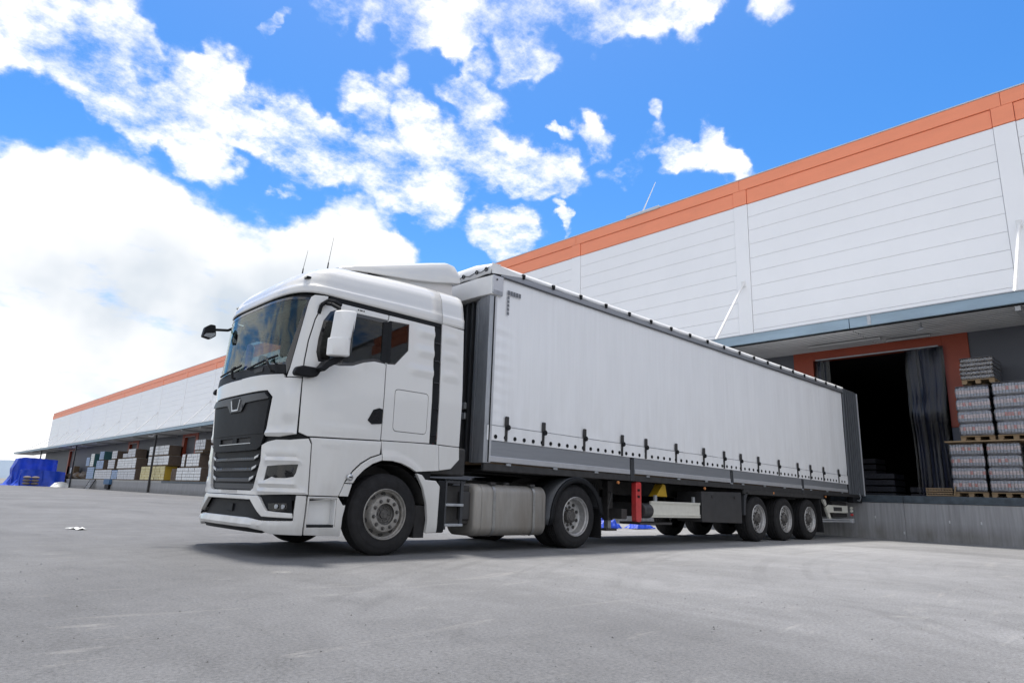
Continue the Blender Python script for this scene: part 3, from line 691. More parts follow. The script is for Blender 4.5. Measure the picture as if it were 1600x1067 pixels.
roof('rear_fairing', .716, 1.10, False)
# pressed crease along each roof side
for s in (1, -1):
    y = 1.25-s*1.205
    pts = [(-.92+.2*i, (1.25-s*(1.196)), 3.148+.006*i) for i in range(9)]
# roof wind deflector: tapered box with rounded shoulders
def deflector():
    sec = []
    xs = [-.72,-.45,-.1,.3,.7,.98,1.10,1.19,1.205]; zt = [3.60,3.70,3.80,3.92,4.04,4.12,4.11,4.02,3.90]
    zb = [3.55,3.60,3.62,3.66,3.72,3.78,3.80,3.82,3.83]
    vs = []; fs = []
    for x, t, b in zip(xs, zt, zb):
        hw = .93 if x > 0 else .80+.13*(x+.72)/.72
        h = t-b; r = min(.12, h*.6)
        sl = [(-hw, b), (-hw, t-r), (-hw+r*.3, t-r*.3), (-hw+r, t), (-.4, t+.03), (0, t+.04), (.4, t+.03), (hw-r, t), (hw-r*.3, t-r*.3), (hw, t-r), (hw, b)]
        vs += [(x, 1.25+a, z) for a, z in sl]
    n = 11
    for i in range(len(xs)-1):
        for j in range(n-1): fs.append((i*n+j, i*n+j+1, (i+1)*n+j+1, (i+1)*n+j))
        fs.append((i*n+n-1, i*n, (i+1)*n, (i+1)*n+n-1))
    fs.append(tuple(range(n))[::-1]); fs.append(tuple((len(xs)-1)*n+j for j in range(n)))
    m_ = MB().add(vs, fs); o = m_.build('roof_deflector', white, T, True, ang=45, bevel=.01)
    # side cheeks closing the gap to the roof, and dark slot
    for s in (1, -1):
        y = 1.25-s*.80
        q = MB().prism([(-.25,3.585),(.2,3.66),(1.10,3.80),(1.12,3.60),(.7,3.58),(-.2,3.56)], 1, y, y-s*.06)
        q.build('deflector_cheek', white, o, bevel=.005)
    MB().box(-.30, .02, .40, .44, 3.585, 3.61).build('deflector_hinge', black, o)
    return o
deflector()
for y in (.20, 2.30):
    z0 = 3.245
    m_ = MB().box(-1.275, -1.215, y-.04, y+.04, z0-.012, z0+.018); mk = m_.build('marker_light', black, T, bevel=.008)
    MB().box(-1.283, -1.275, y-.03, y+.03, z0-.004, z0+.012).build('light_lens', cream, mk)
for (y, x, h, zb_) in ((1.25, -.85, .42, 3.585), (.80, -.71, .52, 3.60)):
    a_ = MB().cyl((x, y, zb_-.03), (x+.01, y, zb_+.14), .012, .008, 8).build('antenna', black, T)
    MB().cyl((x+.01, y, zb_+.14), (x+.05, y, zb_+h), .0035, .002, 6).build('whip', black, a_)
# three small dots under the roof strip
for x, w_ in ((-.61, .008), (-.57, .018), (-.53, .008)):
    MB().box(x-w_, x+w_, .035, .045, 2.948, 2.962).build('badge_dot', black, doors[0])
# handrail over the window front corner
MB().tube([(-1.125,.055,2.80),(-1.12,.02,2.90),(-1.05,.0,2.965),(-.95,.01,2.975),(-.86,.03,2.955)], .024, 8).build('rain_gutter', black, T)

# --- mirrors
def mirror_set(sgn):
    y0 = 0 if sgn == 1 else 2.5
    Y = lambda y: y if sgn == 1 else 2.5-y
    # housing
    hs_ = MB(); secs = [(2.30, -.02), (2.45, 0), (2.62, 0), (2.80, 0)]
    prof = [(-1.12,-.22),(-1.08,-.285),(-1.0,-.315),(-.90,-.31),(-.845,-.27),(-.835,-.22),(-.86,-.18),(-1.05,-.17)]
    zs = [2.265,2.275,2.42,2.47,2.48,2.62,2.80,2.815]; gx = [.0,.0,.0,.0,.02,.035,.05,.055]; sc_ = [.90,1,1,1,.95,.97,.97,.88]
    vs = []; fs = []
    for z, g_, k in zip(zs, gx, sc_):
        for (x, y) in prof:
            cx_, cy_ = -.975, -.24
            tilt = .0
            vs.append((cx_+(x-cx_)*k+g_, Y(cy_+(y-cy_)*k), z+(x+.98)*.10))
    n = len(prof)
    for i in range(len(zs)-1):
        for j in range(n): fs.append((i*n+j, i*n+(j+1) % n, (i+1)*n+(j+1) % n, (i+1)*n+j))
    fs += [tuple(range(n)), tuple((len(zs)-1)*n+j for j in range(n))]
    mh = hs_.add(vs, fs).build('mirror', whiteplain, T, True, ang=50, bevel=.012)
    MB().box(-.85, -.835, Y(-.29), Y(-.19), 2.32, 2.80).build('mirror_glass', gloss_black, mh)
    # lower bracket and pivot
    lowm = MB(); lowm.prism([(-1.40,2.035),(-1.375,2.10),(-1.30,2.125),(-1.12,2.125),(-1.08,2.08),(-1.12,2.02),(-1.20,2.00),(-1.38,2.00)], 1, Y(.02), Y(-.075))
    br = lowm.build('mirror_foot', black, T, bevel=.02)
    if sgn == -1: br.scale = (.8, .8, .8)
    MB().prism([(-1.16,2.10),(-1.10,2.19),(-1.0,2.25),(-.86,2.30),(-.84,2.275),(-.93,2.20),(-1.04,2.13),(-1.10,2.07)], 1, Y(-.05), Y(-.20)).build('mirror_arm', black, br, bevel=.015)
    MB().tube([(-1.06,Y(.01),2.93),(-1.05,Y(-.10),2.90),(-.99,Y(-.20),2.84)], .022, 8).build('mirror_arm', black, br)
mirror_set(1); mirror_set(-1)
# kerb mirror on the far front corner, held out on an arm
fm = MB(); fm.tube([(-1.22,2.38,3.0),(-1.30,2.48,2.945),(-1.48,2.52,2.925)], .020, 8)
fmo = fm.build('front_mirror_arm', black, T)
MB().prism(rounded([(-1.64,2.79),(-1.62,2.93),(-1.55,2.985),(-1.48,2.985),(-1.455,2.83),(-1.53,2.77)], .02), 1, 2.47, 2.56).build('front_mirror', black, fmo, bevel=.012)
MB().prism([(-1.63,2.80),(-1.60,2.84),(-1.48,2.87),(-1.47,2.84),(-1.53,2.785)], 1, 2.462, 2.469).build('mirror_glass', steel, fmo)
# mirror hanging inside the top of the windscreen corner is seen through the glass: its arm
MB().tube([(-1.26,2.30,2.93),(-1.30,2.12,2.84),(-1.30,1.98,2.82)], .02, 6).build('front_mirror_arm', black, T)

# --- wipers and cowl
panel('cowl', [sym([(1.06,2.045),(1.02,2.155),(.5,2.18),(.2,2.185)])[:0] or [(1.065,2.048),(1.035,2.16),(.5,2.19),(-.5,2.19),(-1.035,2.16),(-1.065,2.048),(-.5,2.065),(.5,2.065)]], black, T, S, th=.03, step=.12, bevel=.004, off=.002)
def on(u, z, off):
    a = Vector(S(u, z)); e = 1e-3; n = (Vector(S(u+e, z))-a).cross(Vector(S(u, z+e))-a).normalized()
    if n.x > 0: n = -n
    return a+n*off
for (u0, z0, u1, z1, ua, ub2, zb2) in ((.90,2.07,.73,2.235,.20,.92,(2.175,2.265)), (-.16,2.09,-.20,2.24,-.75,-.02,(2.18,2.25))):
    a_ = MB().tube([on(u0, z0, .02), on(u0, z0, .06), on((u0+u1)/2, (z0+z1)/2+.03, .075), on(u1, z1, .035)], .016, 6).build('wiper_arm', black, T)
    b_ = MB(); k = 8; pts = [on(ua+(ub2-ua)*i/k, zb2[0]+(zb2[1]-zb2[0])*i/k, .022) for i in range(k+1)]
    b_.tube(pts, .013, 6).build('wiper_blade', black, a_)
panel('cowl_grip', [[(.62,2.10),(.40,2.10),(.38,2.15),(.62,2.155)]], dark, T, S, th=.02, step=.1, bevel=.004, off=.012)

# --- interior seen through the glass
MB().box(-1.30, .66, .10, 2.40, 1.40, 1.44).build('cab_floor', dark, T)
MB().box(.64, .67, .09, 2.41, 1.40, 3.20).build('rear_wall', curtc, T)
MB().box(-.60, .66, .10, 2.40, 3.10, 3.12).build('headlining', curtc, T)
MB().prism([(-1.36,2.08),(-1.30,2.17),(-1.05,2.20),(-.92,2.12),(-.95,1.75),(-1.30,1.75)], 1, .15, 2.35).build('dashboard', dashm, T, bevel=.03)
for y in (.62, 1.88):
    s_ = MB().box(-.72, -.22, y-.25, y+.25, 1.85, 1.98).build('seat', seatm, T, bevel=.04)
    MB().prism([(-.30,1.95),(-.16,2.0),(.02,2.62),(-.10,2.66),(-.2,2.55)], 1, y-.24, y+.24).build('backrest', seatm, s_, bevel=.04)
    MB().box(-.10, .02, y-.13, y+.13, 2.66, 2.84).build('headrest', seatm, s_, bevel=.04)
sw = MB(); c = Vector((-.86, 1.88, 2.24)); nn = Vector((.45, 0, .9)).normalized(); e1 = Vector((0, 1, 0)); e2 = nn.cross(e1)
pts = [c+(e1*cos(a)+e2*sin(a))*.22 for a in [2*pi*i/24 for i in range(25)]]
sw.tube(pts, .016, 6); sw.tube([pts[0], c, pts[12]], .014, 6); sw.cyl(c, c-nn*.3, .03, n=10); sw.build('steering_wheel', black, T)
# curtains, cap on the dash, sun visor, paper
MB().box(-1.08,-1.0,2.22,2.30,2.2,2.75).build('hanging_cloth', bluec, T, bevel=.02)
MB().cyl((-1.22,1.30,2.16),(-1.22,1.30,2.42),.075,.055,12).build('bottle_holder', seatm, T, bevel=.01)
MB().prism([(-1.25,2.18),(-1.19,2.40),(-1.14,2.18)], 1, 1.02, 1.07).build('warning_triangle', seatm, T)
MB().add([(-1.32,.35,2.215),(-1.10,.30,2.235),(-1.06,.62,2.235),(-1.30,.68,2.205)],[(0,1,2,3)]).build('sheet_of_paper', paper, T, smooth=False, fix=False)
MB().lathe([(0,-.02),(.15,-.015),(.17,0),(.15,.015),(0,.02)], (-1.02,1.05,2.76), 24, 1).build('ceiling_console', dashm, T)
# dome visor of the driver's shelf: the round dark panel seen at the top
MB().box(-1.15, -.50, .15, 2.35, 2.98, 3.08).build('overhead_locker', dashm, T, bevel=.03)
MB().prism([(-.62,2.62),(-.62,3.0),(-.10,3.0),(-.10,2.80)], 1, .25, 2.25).build('overhead_shelf', seatm, T, bevel=.05)

# --- wheels
RW = .487
def wheel(parent, x, kind, sgn):
    """one wheel; sgn 1 = near side (faces -Y), -1 = far side"""
    y0 = .012 if sgn == 1 else 2.488
    wd = {'steer': .31, 'drive': .28, 'trail': .37}[kind]
    yy = lambda t: t   # distance inwards from the outer face
    tread = [(.470,.035),(RW-.005,.055)]
    g = wd-.11; k = 4
    for i in range(k):
        a = .055+g*(i+.5)/k+.0
        tread += [(RW,a-.022),(RW,a-.009),(RW-.014,a-.007),(RW-.014,a+.007),(RW,a+.009)]
    tread += [(RW-.005,wd-.055),(.470,wd-.035)]
    prof = [(.296,.030),(.300,.012),(.335,.004),(.385,.0),(.400,.003),(.402,.006),(.440,.012),(.462,.024)]+tread+[(.44,wd-.012),(.385,wd),(.30,wd-.012),(.296,wd-.03)]
    n = 56
    ty = MB().lathe(prof, (x, y0, RW), n, sgn).build('tyre', rubber, parent, True, fix=True, ang=40)
    if kind == 'drive':
        MB().lathe(prof, (x, y0+sgn*(wd+.06), RW), 40, sgn).build('tyre', rubber, parent, True, ang=40)
    rm = {'steer': rimgrey, 'drive': rimsilver, 'trail': rimsilver}[kind]
    dd = {'steer': .045, 'drive': .165, 'trail': .05}[kind]      # depth of the disc face
    rimp = [(.302,.030),(.306,.008),(.298,-.002),(.290,.006),(.284,.030),(.268,.045)]
    if kind == 'steer': rimp += [(.264,.085),(.252,.10),(.236,.085),(.220,.040),(.212,.014),(.204,.004),(.198,.003),(.128,.004)]
    elif kind == 'drive': rimp += [(.262,.10),(.255,.15),(.235,.172),(.20,.178),(.165,.172),(.11,.170)]
    else: rimp += [(.260,.09),(.235,.105),(.20,.085),(.18,.070),(.17,.066),(.11,.066)]
    last = rimp[-1]
    rim = MB().lathe(rimp, (x, y0, RW), 48, sgn).build('rim', rm, ty, True, ang=30)
    # hand holes
    hh = MB(); rh, yh, rr = {'steer': (.243,.080,.027), 'drive': (.208,.174,.027), 'trail': (.222,.096,.025)}[kind]
    for i in range(10):
        a = 2*pi*(i+.5)/10; c = Vector((x+rh*cos(a), y0+sgn*yh, RW+rh*sin(a)))
        if kind == 'drive' : nrm = Vector((0, -sgn, 0))
        else: nrm = Vector((cos(a)*.55, -sgn*.83, sin(a)*.55))
        hh.cyl(c-nrm*.02, c+nrm*.012, rr, n=14)
    hh.build('hand_holes', dark, rim)
    # nuts
    nb = MB(); rn = {'steer': .168, 'drive': .138, 'trail': .135}[kind]; yn = last[1]
    for i in range(10):
        a = 2*pi*i/10+.16; c = Vector((x+rn*cos(a), y0+sgn*yn, RW+rn*sin(a)))
        nb.cyl(c, c+Vector((0, -sgn*.006, 0)), .024, n=12); nb.cyl(c, c+Vector((0, -sgn*.030, 0)), .0175, .014, n=6)
    tag(nb.build('wheel_nuts', hubdark, rim), kind='stuff')
    hb = MB()
    if kind == 'steer': hb.lathe([(.130,.004),(.127,.040),(.115,.050),(.095,.045),(.088,.050),(.055,.050),(.05,.035),(.0,.035)], (x, y0, RW), 28, sgn)
    elif kind == 'drive': hb.lathe([(.112,.170),(.108,.125),(.10,.105),(.085,.10),(.07,.085),(.04,.082),(.0,.08)], (x, y0, RW), 28, sgn)
    else: hb.lathe([(.112,.066),(.10,.03),(.09,.012),(.082,.0),(.06,-.004),(.0,-.004)], (x, y0, RW), 28, sgn)
    hub = hb.build('hub', hubdark, rim, ang=25)
    bl = MB()
    for i in range(8):
        a = 2*pi*i/8; r_ = {'drive': .078, 'steer': .075, 'trail': .055}[kind]; yb = {'steer': .050, 'drive': .095, 'trail': -.002}[kind]
        c = Vector((x+r_*cos(a), y0+sgn*yb, RW+r_*sin(a))); bl.cyl(c, c+Vector((0, -sgn*.012, 0)), .009, n=8)
    bl.build('hub_bolts', hubdark, hub)
    return ty
for sgn in (1, -1):
    wheel(T, 0.0, 'steer', sgn); wheel(T, 3.545, 'drive', sgn)
# wheel housings of the front axle
for sgn in (1, -1):
    y0 = 0.03 if sgn == 1 else 2.47
    m_ = MB(); a0 = [(-.60+0, .60)]
    pts = arch_pts(.60, 165, 12, 16, 0, .49)
    vs = []; fs = []
    for x, z in pts: vs += [(x, y0, z), (x, y0+sgn*.45, z)]
    for i in range(len(pts)-1): fs.append((2*i, 2*i+1, 2*i+3, 2*i+2))
    fs.append(tuple(2*i+1 for i in range(len(pts))))
    m_.add(vs, fs).build('wheel_housing', dark, T, fix=False)
    MB().box(.46, .62, y0+sgn*.02, y0+sgn*.40, .20, .60).build('mud_flap', rubber, T, bevel=.004)
# round reflector on the arch trim
rb = MB().lathe([(.040,0),(.038,-.02),(.026,-.03),(0,-.032)], (-.555,-.015,.905), 20, 1).build('side_marker', silver, T)
MB().box(-.575,-.535,-.050,-.044,.898,.914).build('marker_bar', grille_grey, rb)

# --- chassis behind the cab
m_ = MB(); m_.box(-.9, 5.1, .80, .88, .72, .98); m_.box(-.9, 5.1, 1.62, 1.70, .72, .98)
for x in (-.8, .6, 1.6, 2.6, 3.1, 4.0, 4.9): m_.box(x, x+.1, .88, 1.62, .78, .92)
ch = m_.build('chassis_rails', dark, T, bevel=.008)
MB().box(-.9, .9, .70, 1.80, .40, 1.25).build('engine', dark, T, bevel=.05)
MB().box(.70, 1.30, .10, 2.40, 1.00, 1.38).build('cab_mount', dark, T, bevel=.03)
MB().cyl((3.545, .35, RW), (3.545, 2.15, RW), .09, n=14).build('drive_axle', dark, T)
MB().lathe([(.0,-.3),(.12,-.28),(.22,-.12),(.25,0),(.22,.12),(.12,.28),(0,.3)], (3.545, 1.25, RW), 20, 1).build('differential', dark, T)
MB().cyl((0, .30, RW), (0, 2.2, RW), .06, n=12).build('steer_axle', dark, T)
MB().prism([(2.9,.98),(3.2,1.10),(3.9,1.10),(4.25,.98)], 1, .85, 1.65).build('fifth_wheel', dark, T, bevel=.01)
MB().box(1.2, 3.0, .60, 1.9, .45, .72).build('gearbox', dark, T, bevel=.05)
# coiled air lines
co = MB(); pts = [(1.0+.5*t+0*cos(0), .9+.05*cos(40*t), 1.75+.05*sin(40*t)-.25*sin(pi*t)) for t in [i/90 for i in range(91)]]
co.tube(pts, .009, 5).build('air_hose', red, T)
# steps behind the cab
st = MB(); st.box(.80, .93, .03, .60, .26, .93); lf_ = st.build('battery_box', black, T, bevel=.02)
lad = MB(); lad.box(.93, 1.28, .05, .45, .90, .94)
for zz in (.56, .36): pass
lad.box(1.19, 1.235, .03, .07, .34, .92); lad.box(.925, .955, .03, .07, .30, .92)
ldo = lad.build('step_frame', postd, T, bevel=.006)
for zz in (.34, .60): MB().box(.93, 1.235, .015, .22, zz, zz+.035).build('step', steel, ldo, bevel=.006)
MB().box(.93, 1.20, .20, .24, .45, .49).build('step', postd, ldo, bevel=.004)
for k in range(7): MB().box(.90+k*.055, .93+k*.055, .03, .5, .935, .950).build('step_tooth', black, ldo)
MB().box(1.0, 1.47, .16, .60, .36, .88).build('battery_cover', dark, T, bevel=.02)
MB().box(1.24, 1.44, .12, .17, .42, .80).build('vent_panel', blackbox, T, bevel=.02)
# fuel tank
def tanksec(x, gx=0):
    pts = []
    y0_, y1_, z0_, z1_ = .03+gx, .66-gx, .205+gx, .915-gx; r_ = .13
    for (cx_, cz_, a0_) in ((y0_+r_, z0_+r_, 180), (y1_-r_, z0_+r_, 270), (y1_-r_, z1_-r_, 0), (y0_+r_, z1_-r_, 90)):
        for k in range(7):
            a = R(a0_+90*k/6); pts.append((x, cx_+r_*cos(a), cz_+r_*sin(a)))
    return pts
vs = []; fs = []; xs = [(1.44,.045),(1.455,.02),(1.49,.0),(2.84,.0),(2.875,.02),(2.885,.045)]
for x, gx in xs: vs += tanksec(x, gx)
n = 28
for i in range(len(xs)-1):
    for j in range(n): fs.append((i*n+j, i*n+(j+1) % n, (i+1)*n+(j+1) % n, (i+1)*n+j))
fs += [tuple(range(n)), tuple((len(xs)-1)*n+j for j in range(n))]
tk = MB().add(vs, fs).build('fuel_tank', tankm, T, ang=45)
for x in (1.80, 2.60):
    vs = []; fs = []
    for xx_ in (x-.025, x+.025):
        for p in tanksec(xx_, -.008): vs.append(p)
    for j in range(n): fs.append((j, (j+1) % n, n+(j+1) % n, n+j))
    q = MB().add(vs, fs).build('tank_strap', strapm, tk)
    MB().box(x-.05, x+.05, .06, .14, .905, .945).build('strap_bracket', dark, q, bevel=.005)
MB().cyl((2.17, .20, .90), (2.17, .20, .955), .055, n=20).build('filler_cap', dark, tk, bevel=.006)
for x in (1.57, 2.80):
    vs = []; fs = []
    for xx_ in (x-.008, x+.008):
        for p in tanksec(xx_, -.004): vs.append(p)
    for j in range(n): fs.append((j, (j+1) % n, n+(j+1) % n, n+j))
    MB().add(vs, fs).build('tank_seam', tankm, tk)
# rear mudguard
for sgn in (1, -1):
    y0 = .0 if sgn == 1 else 2.5
    outer_ = arch_pts(.63, 178, 5, 20, 3.56, .46)
    vs = []; fs = []
    pts = [(2.89,.36)]+outer_
    for x, z in pts: vs += [(x, y0, z), (x, y0+sgn*.62, z)]
    for i in range(len(pts)-1): fs.append((2*i, 2*i+1, 2*i+3, 2*i+2))
    o = MB().add(vs, fs).build('rear_mudguard', postd, T, fix=False)
    s_ = o.modifiers.new('thickness', 'SOLIDIFY'); s_.thickness = .012
    # outer rolled lip
    inner = [(3.56+(x-3.56)*.88, .46+(z-.46)*.88) for x, z in pts]
    vs = [(x, y0-sgn*.004, z) for x, z in pts]+[(x, y0+sgn*.006, z) for x, z in inner]; n_ = len(pts)
    o = MB().add(vs, [(i, i+1, n_+i+1, n_+i) for i in range(n_-1)]).build('mudguard_lip', black, T, fix=False)
    s_ = o.modifiers.new('thickness', 'SOLIDIFY'); s_.thickness = .02
    mf = MB(); mf.box(4.17, 4.195, y0+sgn*.03, y0+sgn*.60, .15, .80)
    mfo = mf.build('mud_flap', rubber, T)
    for k in range(16): MB().box(4.16, 4.205, y0+sgn*.03, y0+sgn*.60, .17+.038*k, .182+.038*k).build('flap_rib', rubber, mfo)
MB().box(4.9, 5.05, .15, 2.35, .45, .62).build('tail_crossmember', dark, T)
MB().box(-.98, -.55, .9, 1.6, .25, .4).build('front_crossmember', dark, T)

# ================================================================== TRAILER
trailer = thing('semi_trailer', 'long trailer with pale grey side curtain and three axles, backed up to the loading dock', 'trailer', (8.4, 1.25, 0))
Q = trailer
ZT = 4.12; XF = 1.56; XE = 14.90
# curtain, slightly rippled, tight at the bottom
def cmap(x, z): return (x, 0.0, z)
OUTC[cmap] = Vector((8, 1.25, 2.5))
def crip(x, z):
    h = 0.0018*sin(x*2*pi/.69+noise.noise(Vector((x*.6, 0, 0)))*3)*gau(z-3.0, 1.2)+.014*noise.noise(Vector((x*1.7, z*.5, 3)))+.004*noise.noise(Vector((x*7, z*.8, 8)))
    e = max(0, 1-(x-1.6)/(.35+.35*(.5+noise.noise(Vector((z*2.3, 0, 9))))))
    h += e*.014*(.4+1.2*abs(noise.noise(Vector((z*1.7, 4, 0)))))*sin(z*2*pi/.17+x*2.2+2.2*noise.noise(Vector((x*2, z*1.6, 1))))*(1.75 < z < 3.2)*min(1, abs(x-1.6)*12)
    h += .012*noise.noise(Vector((x*3, z*5, 5)))*gau(z-1.72, .2)
    return h
CPTS = [(1.60,1.745),(14.92,1.665),(14.95,4.00),(1.74,3.99),(1.60,3.66)]
cp = panel('curtain', [CPTS], curtain, Q, cmap, th=.012, step=.045, bevel=0, relief=crip, off=.0)
# valance (lower strip) with tie holes
def zl(x): return 1.735-.0065*(x-1.6)
panel('curtain_hem', [[(1.58,1.53),(14.92,1.435),(14.92,1.66),(1.58,1.74)]], curtain, Q, cmap, th=.010, step=.15, bevel=.002, off=.008, relief=lambda x, z: .006*noise.noise(Vector((x*4, z*5, 2))))
panel('hem_welt', [[(1.58,1.742),(14.92,1.660),(14.92,1.667),(1.58,1.749)]], postm, Q, cmap, th=.010, step=.3, bevel=0, off=.011)
hb_ = [1.94, 2.72, 3.69, 4.70, 5.40, 6.38, 7.38, 8.18, 8.89, 9.69, 10.70, 11.72, 12.46, 13.26, 14.26]
x = 1.74; holes = []
while x < 14.8:
    if not any(abs(x-b) < .0 for b in hb_): holes.append(x)
    x += .193
hm = MB()
for x in holes:
    z = 1.585-.0069*(x-1.7); hm.cyl((x, -.016, z), (x, .004, z), .030, n=14)
hm.build('tie_holes', black, Q, smooth=True)
for x in hb_:
    z = 1.585-.0069*(x-1.7)
    b = MB().box(x-.036, x+.036, -.040, -.012, z+.16, z+.31).build('curtain_buckle', dark, Q, bevel=.012)
    MB().cyl((x+.02, -.055, z+.15), (x+.02, -.02, z+.15), .040, n=14).build('buckle_lever', black, b, bevel=.008)
    MB().box(x-.022, x+.022, -.026, -.012, z-.05, z+.16).build('buckle_strap', dark, b)
# print on the curtain: two rows of small grey squares in an L
sq = mat('print_grey', (.15, .16, .18), .6)
pr = MB()
for k in range(5): pr.add([(1.862+.058*k, -.019, 3.745),(1.912+.058*k, -.019, 3.745),(1.912+.058*k, -.019, 3.815),(1.862+.058*k, -.019, 3.815)], [(0,1,2,3)])
for k in range(5): pr.add([(1.862, -.019, 3.675-.062*k),(1.905, -.019, 3.675-.062*k),(1.905, -.019, 3.725-.062*k),(1.862, -.019, 3.725-.062*k)], [(0,1,2,3)])
pr.build('printed_squares', sq, cp, smooth=False, fix=False)
# side boards and posts
posts = [(4.945,5.075), (8.445,8.565), (11.93,12.05)]
ed = [1.62, *[v for p in posts for v in p], 14.86]
for a, b in zip(ed[::2], ed[1::2]):
    zt = 1.525-.0067*(a-1.6); zt2 = 1.525-.0067*(b-1.6); zb_ = 1.225
    m_ = MB().add([(a, 0, zb_),(b, 0, zb_-.015),(b, 0, zt2),(a, 0, zt),(a, .03, zb_),(b, .03, zb_-.015),(b, .03, zt2),(a, .03, zt)], [(0,1,2,3),(7,6,5,4),(0,4,5,1),(1,5,6,2),(2,6,7,3),(3,7,4,0)])
    sbd = m_.build('side_board', alu, Q, bevel=.004)
    MB().add([(a+.01, -.014, zb_+.005),(b-.01, -.014, zb_-.01),(b-.01, -.014, zb_+.06),(a+.01, -.014, zb_+.075),(a+.01, .0, zb_+.005),(b-.01, .0, zb_-.01),(b-.01, 0, zb_+.07),(a+.01, 0, zb_+.085)], [(0,1,2,3),(7,6,5,4),(0,4,5,1),(1,5,6,2),(2,6,7,3),(3,7,4,0)]).build('board_foot', alul, sbd, bevel=.003)
    k = a+.35
    while k < b: MB().box(k, k+.09, -.018, .0, 1.185, 1.215).build('hinge', steel, sbd, bevel=.003); k += 1.0
for a, b in posts: MB().box(a+.015, b-.015, -.012, .03, 1.10, 1.50-.0067*(a-1.6)).build('stanchion', postd, Q, bevel=.006)
MB().box(1.55, 15.7, .0, .06, 1.10, 1.20).build('side_rail', dark, Q, bevel=.008)
MB().box(1.55, 15.7, 2.44, 2.5, 1.10, 1.20).build('side_rail', dark, Q, bevel=.008)
# floor, far side, rear frame
MB().box(1.6, 15.85, .04, 2.46, 1.19, 1.23).build('load_floor', wooddark, Q)
MB().box(1.62, 14.95, 2.488, 2.5, 1.24, 4.0).build('far_curtain', curtain, Q)
# roof with bows and sagging sheet
rv = []; nx = 60; ny = 8
for i in range(nx+1):
    x = 1.62+(15.1-1.62)*i/nx
    for j in range(ny+1):
        y = .0+2.5*j/ny; s_ = 1-abs(2*j/ny-1)
        rv.append((x, y, ZT+.03+.05*min(1, s_*3)-.015*abs(sin(x*pi/.686))*(s_ > 0)))
MB().add(rv, [(i*(ny+1)+j, (i+1)*(ny+1)+j, (i+1)*(ny+1)+j+1, i*(ny+1)+j+1) for i in range(nx) for j in range(ny)]).build('roof_sheet', tarpw, Q, fix=False)
def flap(x0, x1, yy_):
    n_ = 80; vs = []
    for i in range(n_+1):
        x = x0+(x1-x0)*i/n_; d = .012*abs(sin((x-2.18)*pi/.686))
        vs += [(x, yy_-.006, ZT+.045), (x, yy_-.014, ZT-.02-d)]
    return MB().add(vs, [(2*i, 2*i+1, 2*i+3, 2*i+2) for i in range(n_)])
fl = flap(1.62, 15.1, 0).build('roof_sheet_hem', tarpw, Q, fix=False); s_ = fl.modifiers.new('t', 'SOLIDIFY'); s_.thickness = .006
MB().box(1.72, 15.08, -.022, .03, 3.985, 4.085).build('roof_rail', alu, Q, bevel=.01)
MB().box(1.72, 15.08, -.030, -.018, 3.975, 4.0).build('rail_lip', postd, Q, bevel=.003)
MB().box(1.6, 15.08, 2.47, 2.52, 3.985, 4.085).build('roof_rail', alu, Q, bevel=.01)
x = 2.18
while x < 15.0:
    q = MB().prism([(x-.030,4.145),(x+.030,4.145),(x+.022,4.07),(x-.01,4.06)], 1, -.045, -.012).build('roof_clip', black, Q, bevel=.004); x += .686
# front: headboard, pillars and the sheet folded over the top
MB().box(1.66, 1.70, .25, 2.25, 1.20, 3.75).build('headboard', postd, Q)
pl_ = MB().prism([(1.545,.02),(1.60,-.005),(1.66,.0),(1.66,.24),(1.55,.26)], 2, 1.205, 3.70).build('front_pillar', postm, Q, bevel=.006)
MB().box(1.605, 1.625, -.012, .002, 1.22, 3.66).build('pillar_trim', black, Q)
MB().box(1.625, 1.665, -.010, .01, 1.215, 3.66).build('pillar_edge', alul, Q, bevel=.003)
MB().prism([(1.545,2.48),(1.60,2.505),(1.66,2.5),(1.66,2.26),(1.55,2.24)], 2, 1.205, 3.70).build('front_pillar', postm, Q, bevel=.006)
for y in (.27, .36, .47, .60, .75, .92, 1.1, 1.3, 1.5, 1.7, 1.9, 2.1):
    MB().box(1.60, 1.665, y, y+.035, 1.21, 3.66).build('headboard_rib', postm if y in (.36,) else postd, Q, bevel=.006)
MB().box(1.575, 1.60, .30, .34, 1.21, 3.66).build('corner_tube', postm, Q, bevel=.01)
for z in (1.85, 2.0): MB().box(1.56, 1.60, .50, .60, z, z+.10).build('junction_box', steel, Q, bevel=.01)
MB().prism([(1.50,.30),(1.53,-.02),(1.70,-.03),(1.70,2.53),(1.53,2.52),(1.50,2.2)], 2, 3.68, 3.98).build('roof_front_beam', whiteplain, Q, bevel=.012)
MB().box(1.54, 1.76, -.035, .01, 3.70, 3.985).build('corner_casting', alul, Q, bevel=.01)
MB().box(1.56, 1.74, -.042, -.03, 3.68, 3.755).build('corner_bracket', postm, Q, bevel=.006)
MB().cyl((1.62,-.05,3.92),(1.62,-.03,3.92),.012,n=10).build('rivet', black, Q)
vs = []; nf = 24
for j in range(nf+1):
    y = -.02+2.54*j/nf; sg = 1-abs(2*j/nf-1); zt_ = ZT+.05+.06*min(1, sg*3)
    vs += [(1.70, y, zt_+.005), (1.56, y, zt_+.0-.01), (1.525, y, zt_-.05), (1.50, y, 3.99+.01*sin(j*1.3))]
o = MB().add(vs, [(4*j+k, 4*j+k+1, 4*j+k+5, 4*j+k+4) for j in range(nf) for k in range(3)]).build('front_sheet', tarpw, Q, fix=False, ang=50)
s_ = o.modifiers.new('t', 'SOLIDIFY'); s_.thickness = .008; s_.offset = 0
MB().prism([(1.52,4.17),(1.52,4.0),(2.15,4.085),(2.15,4.11)], 1, -.028, -.020).build('sheet_corner', tarpw, Q)
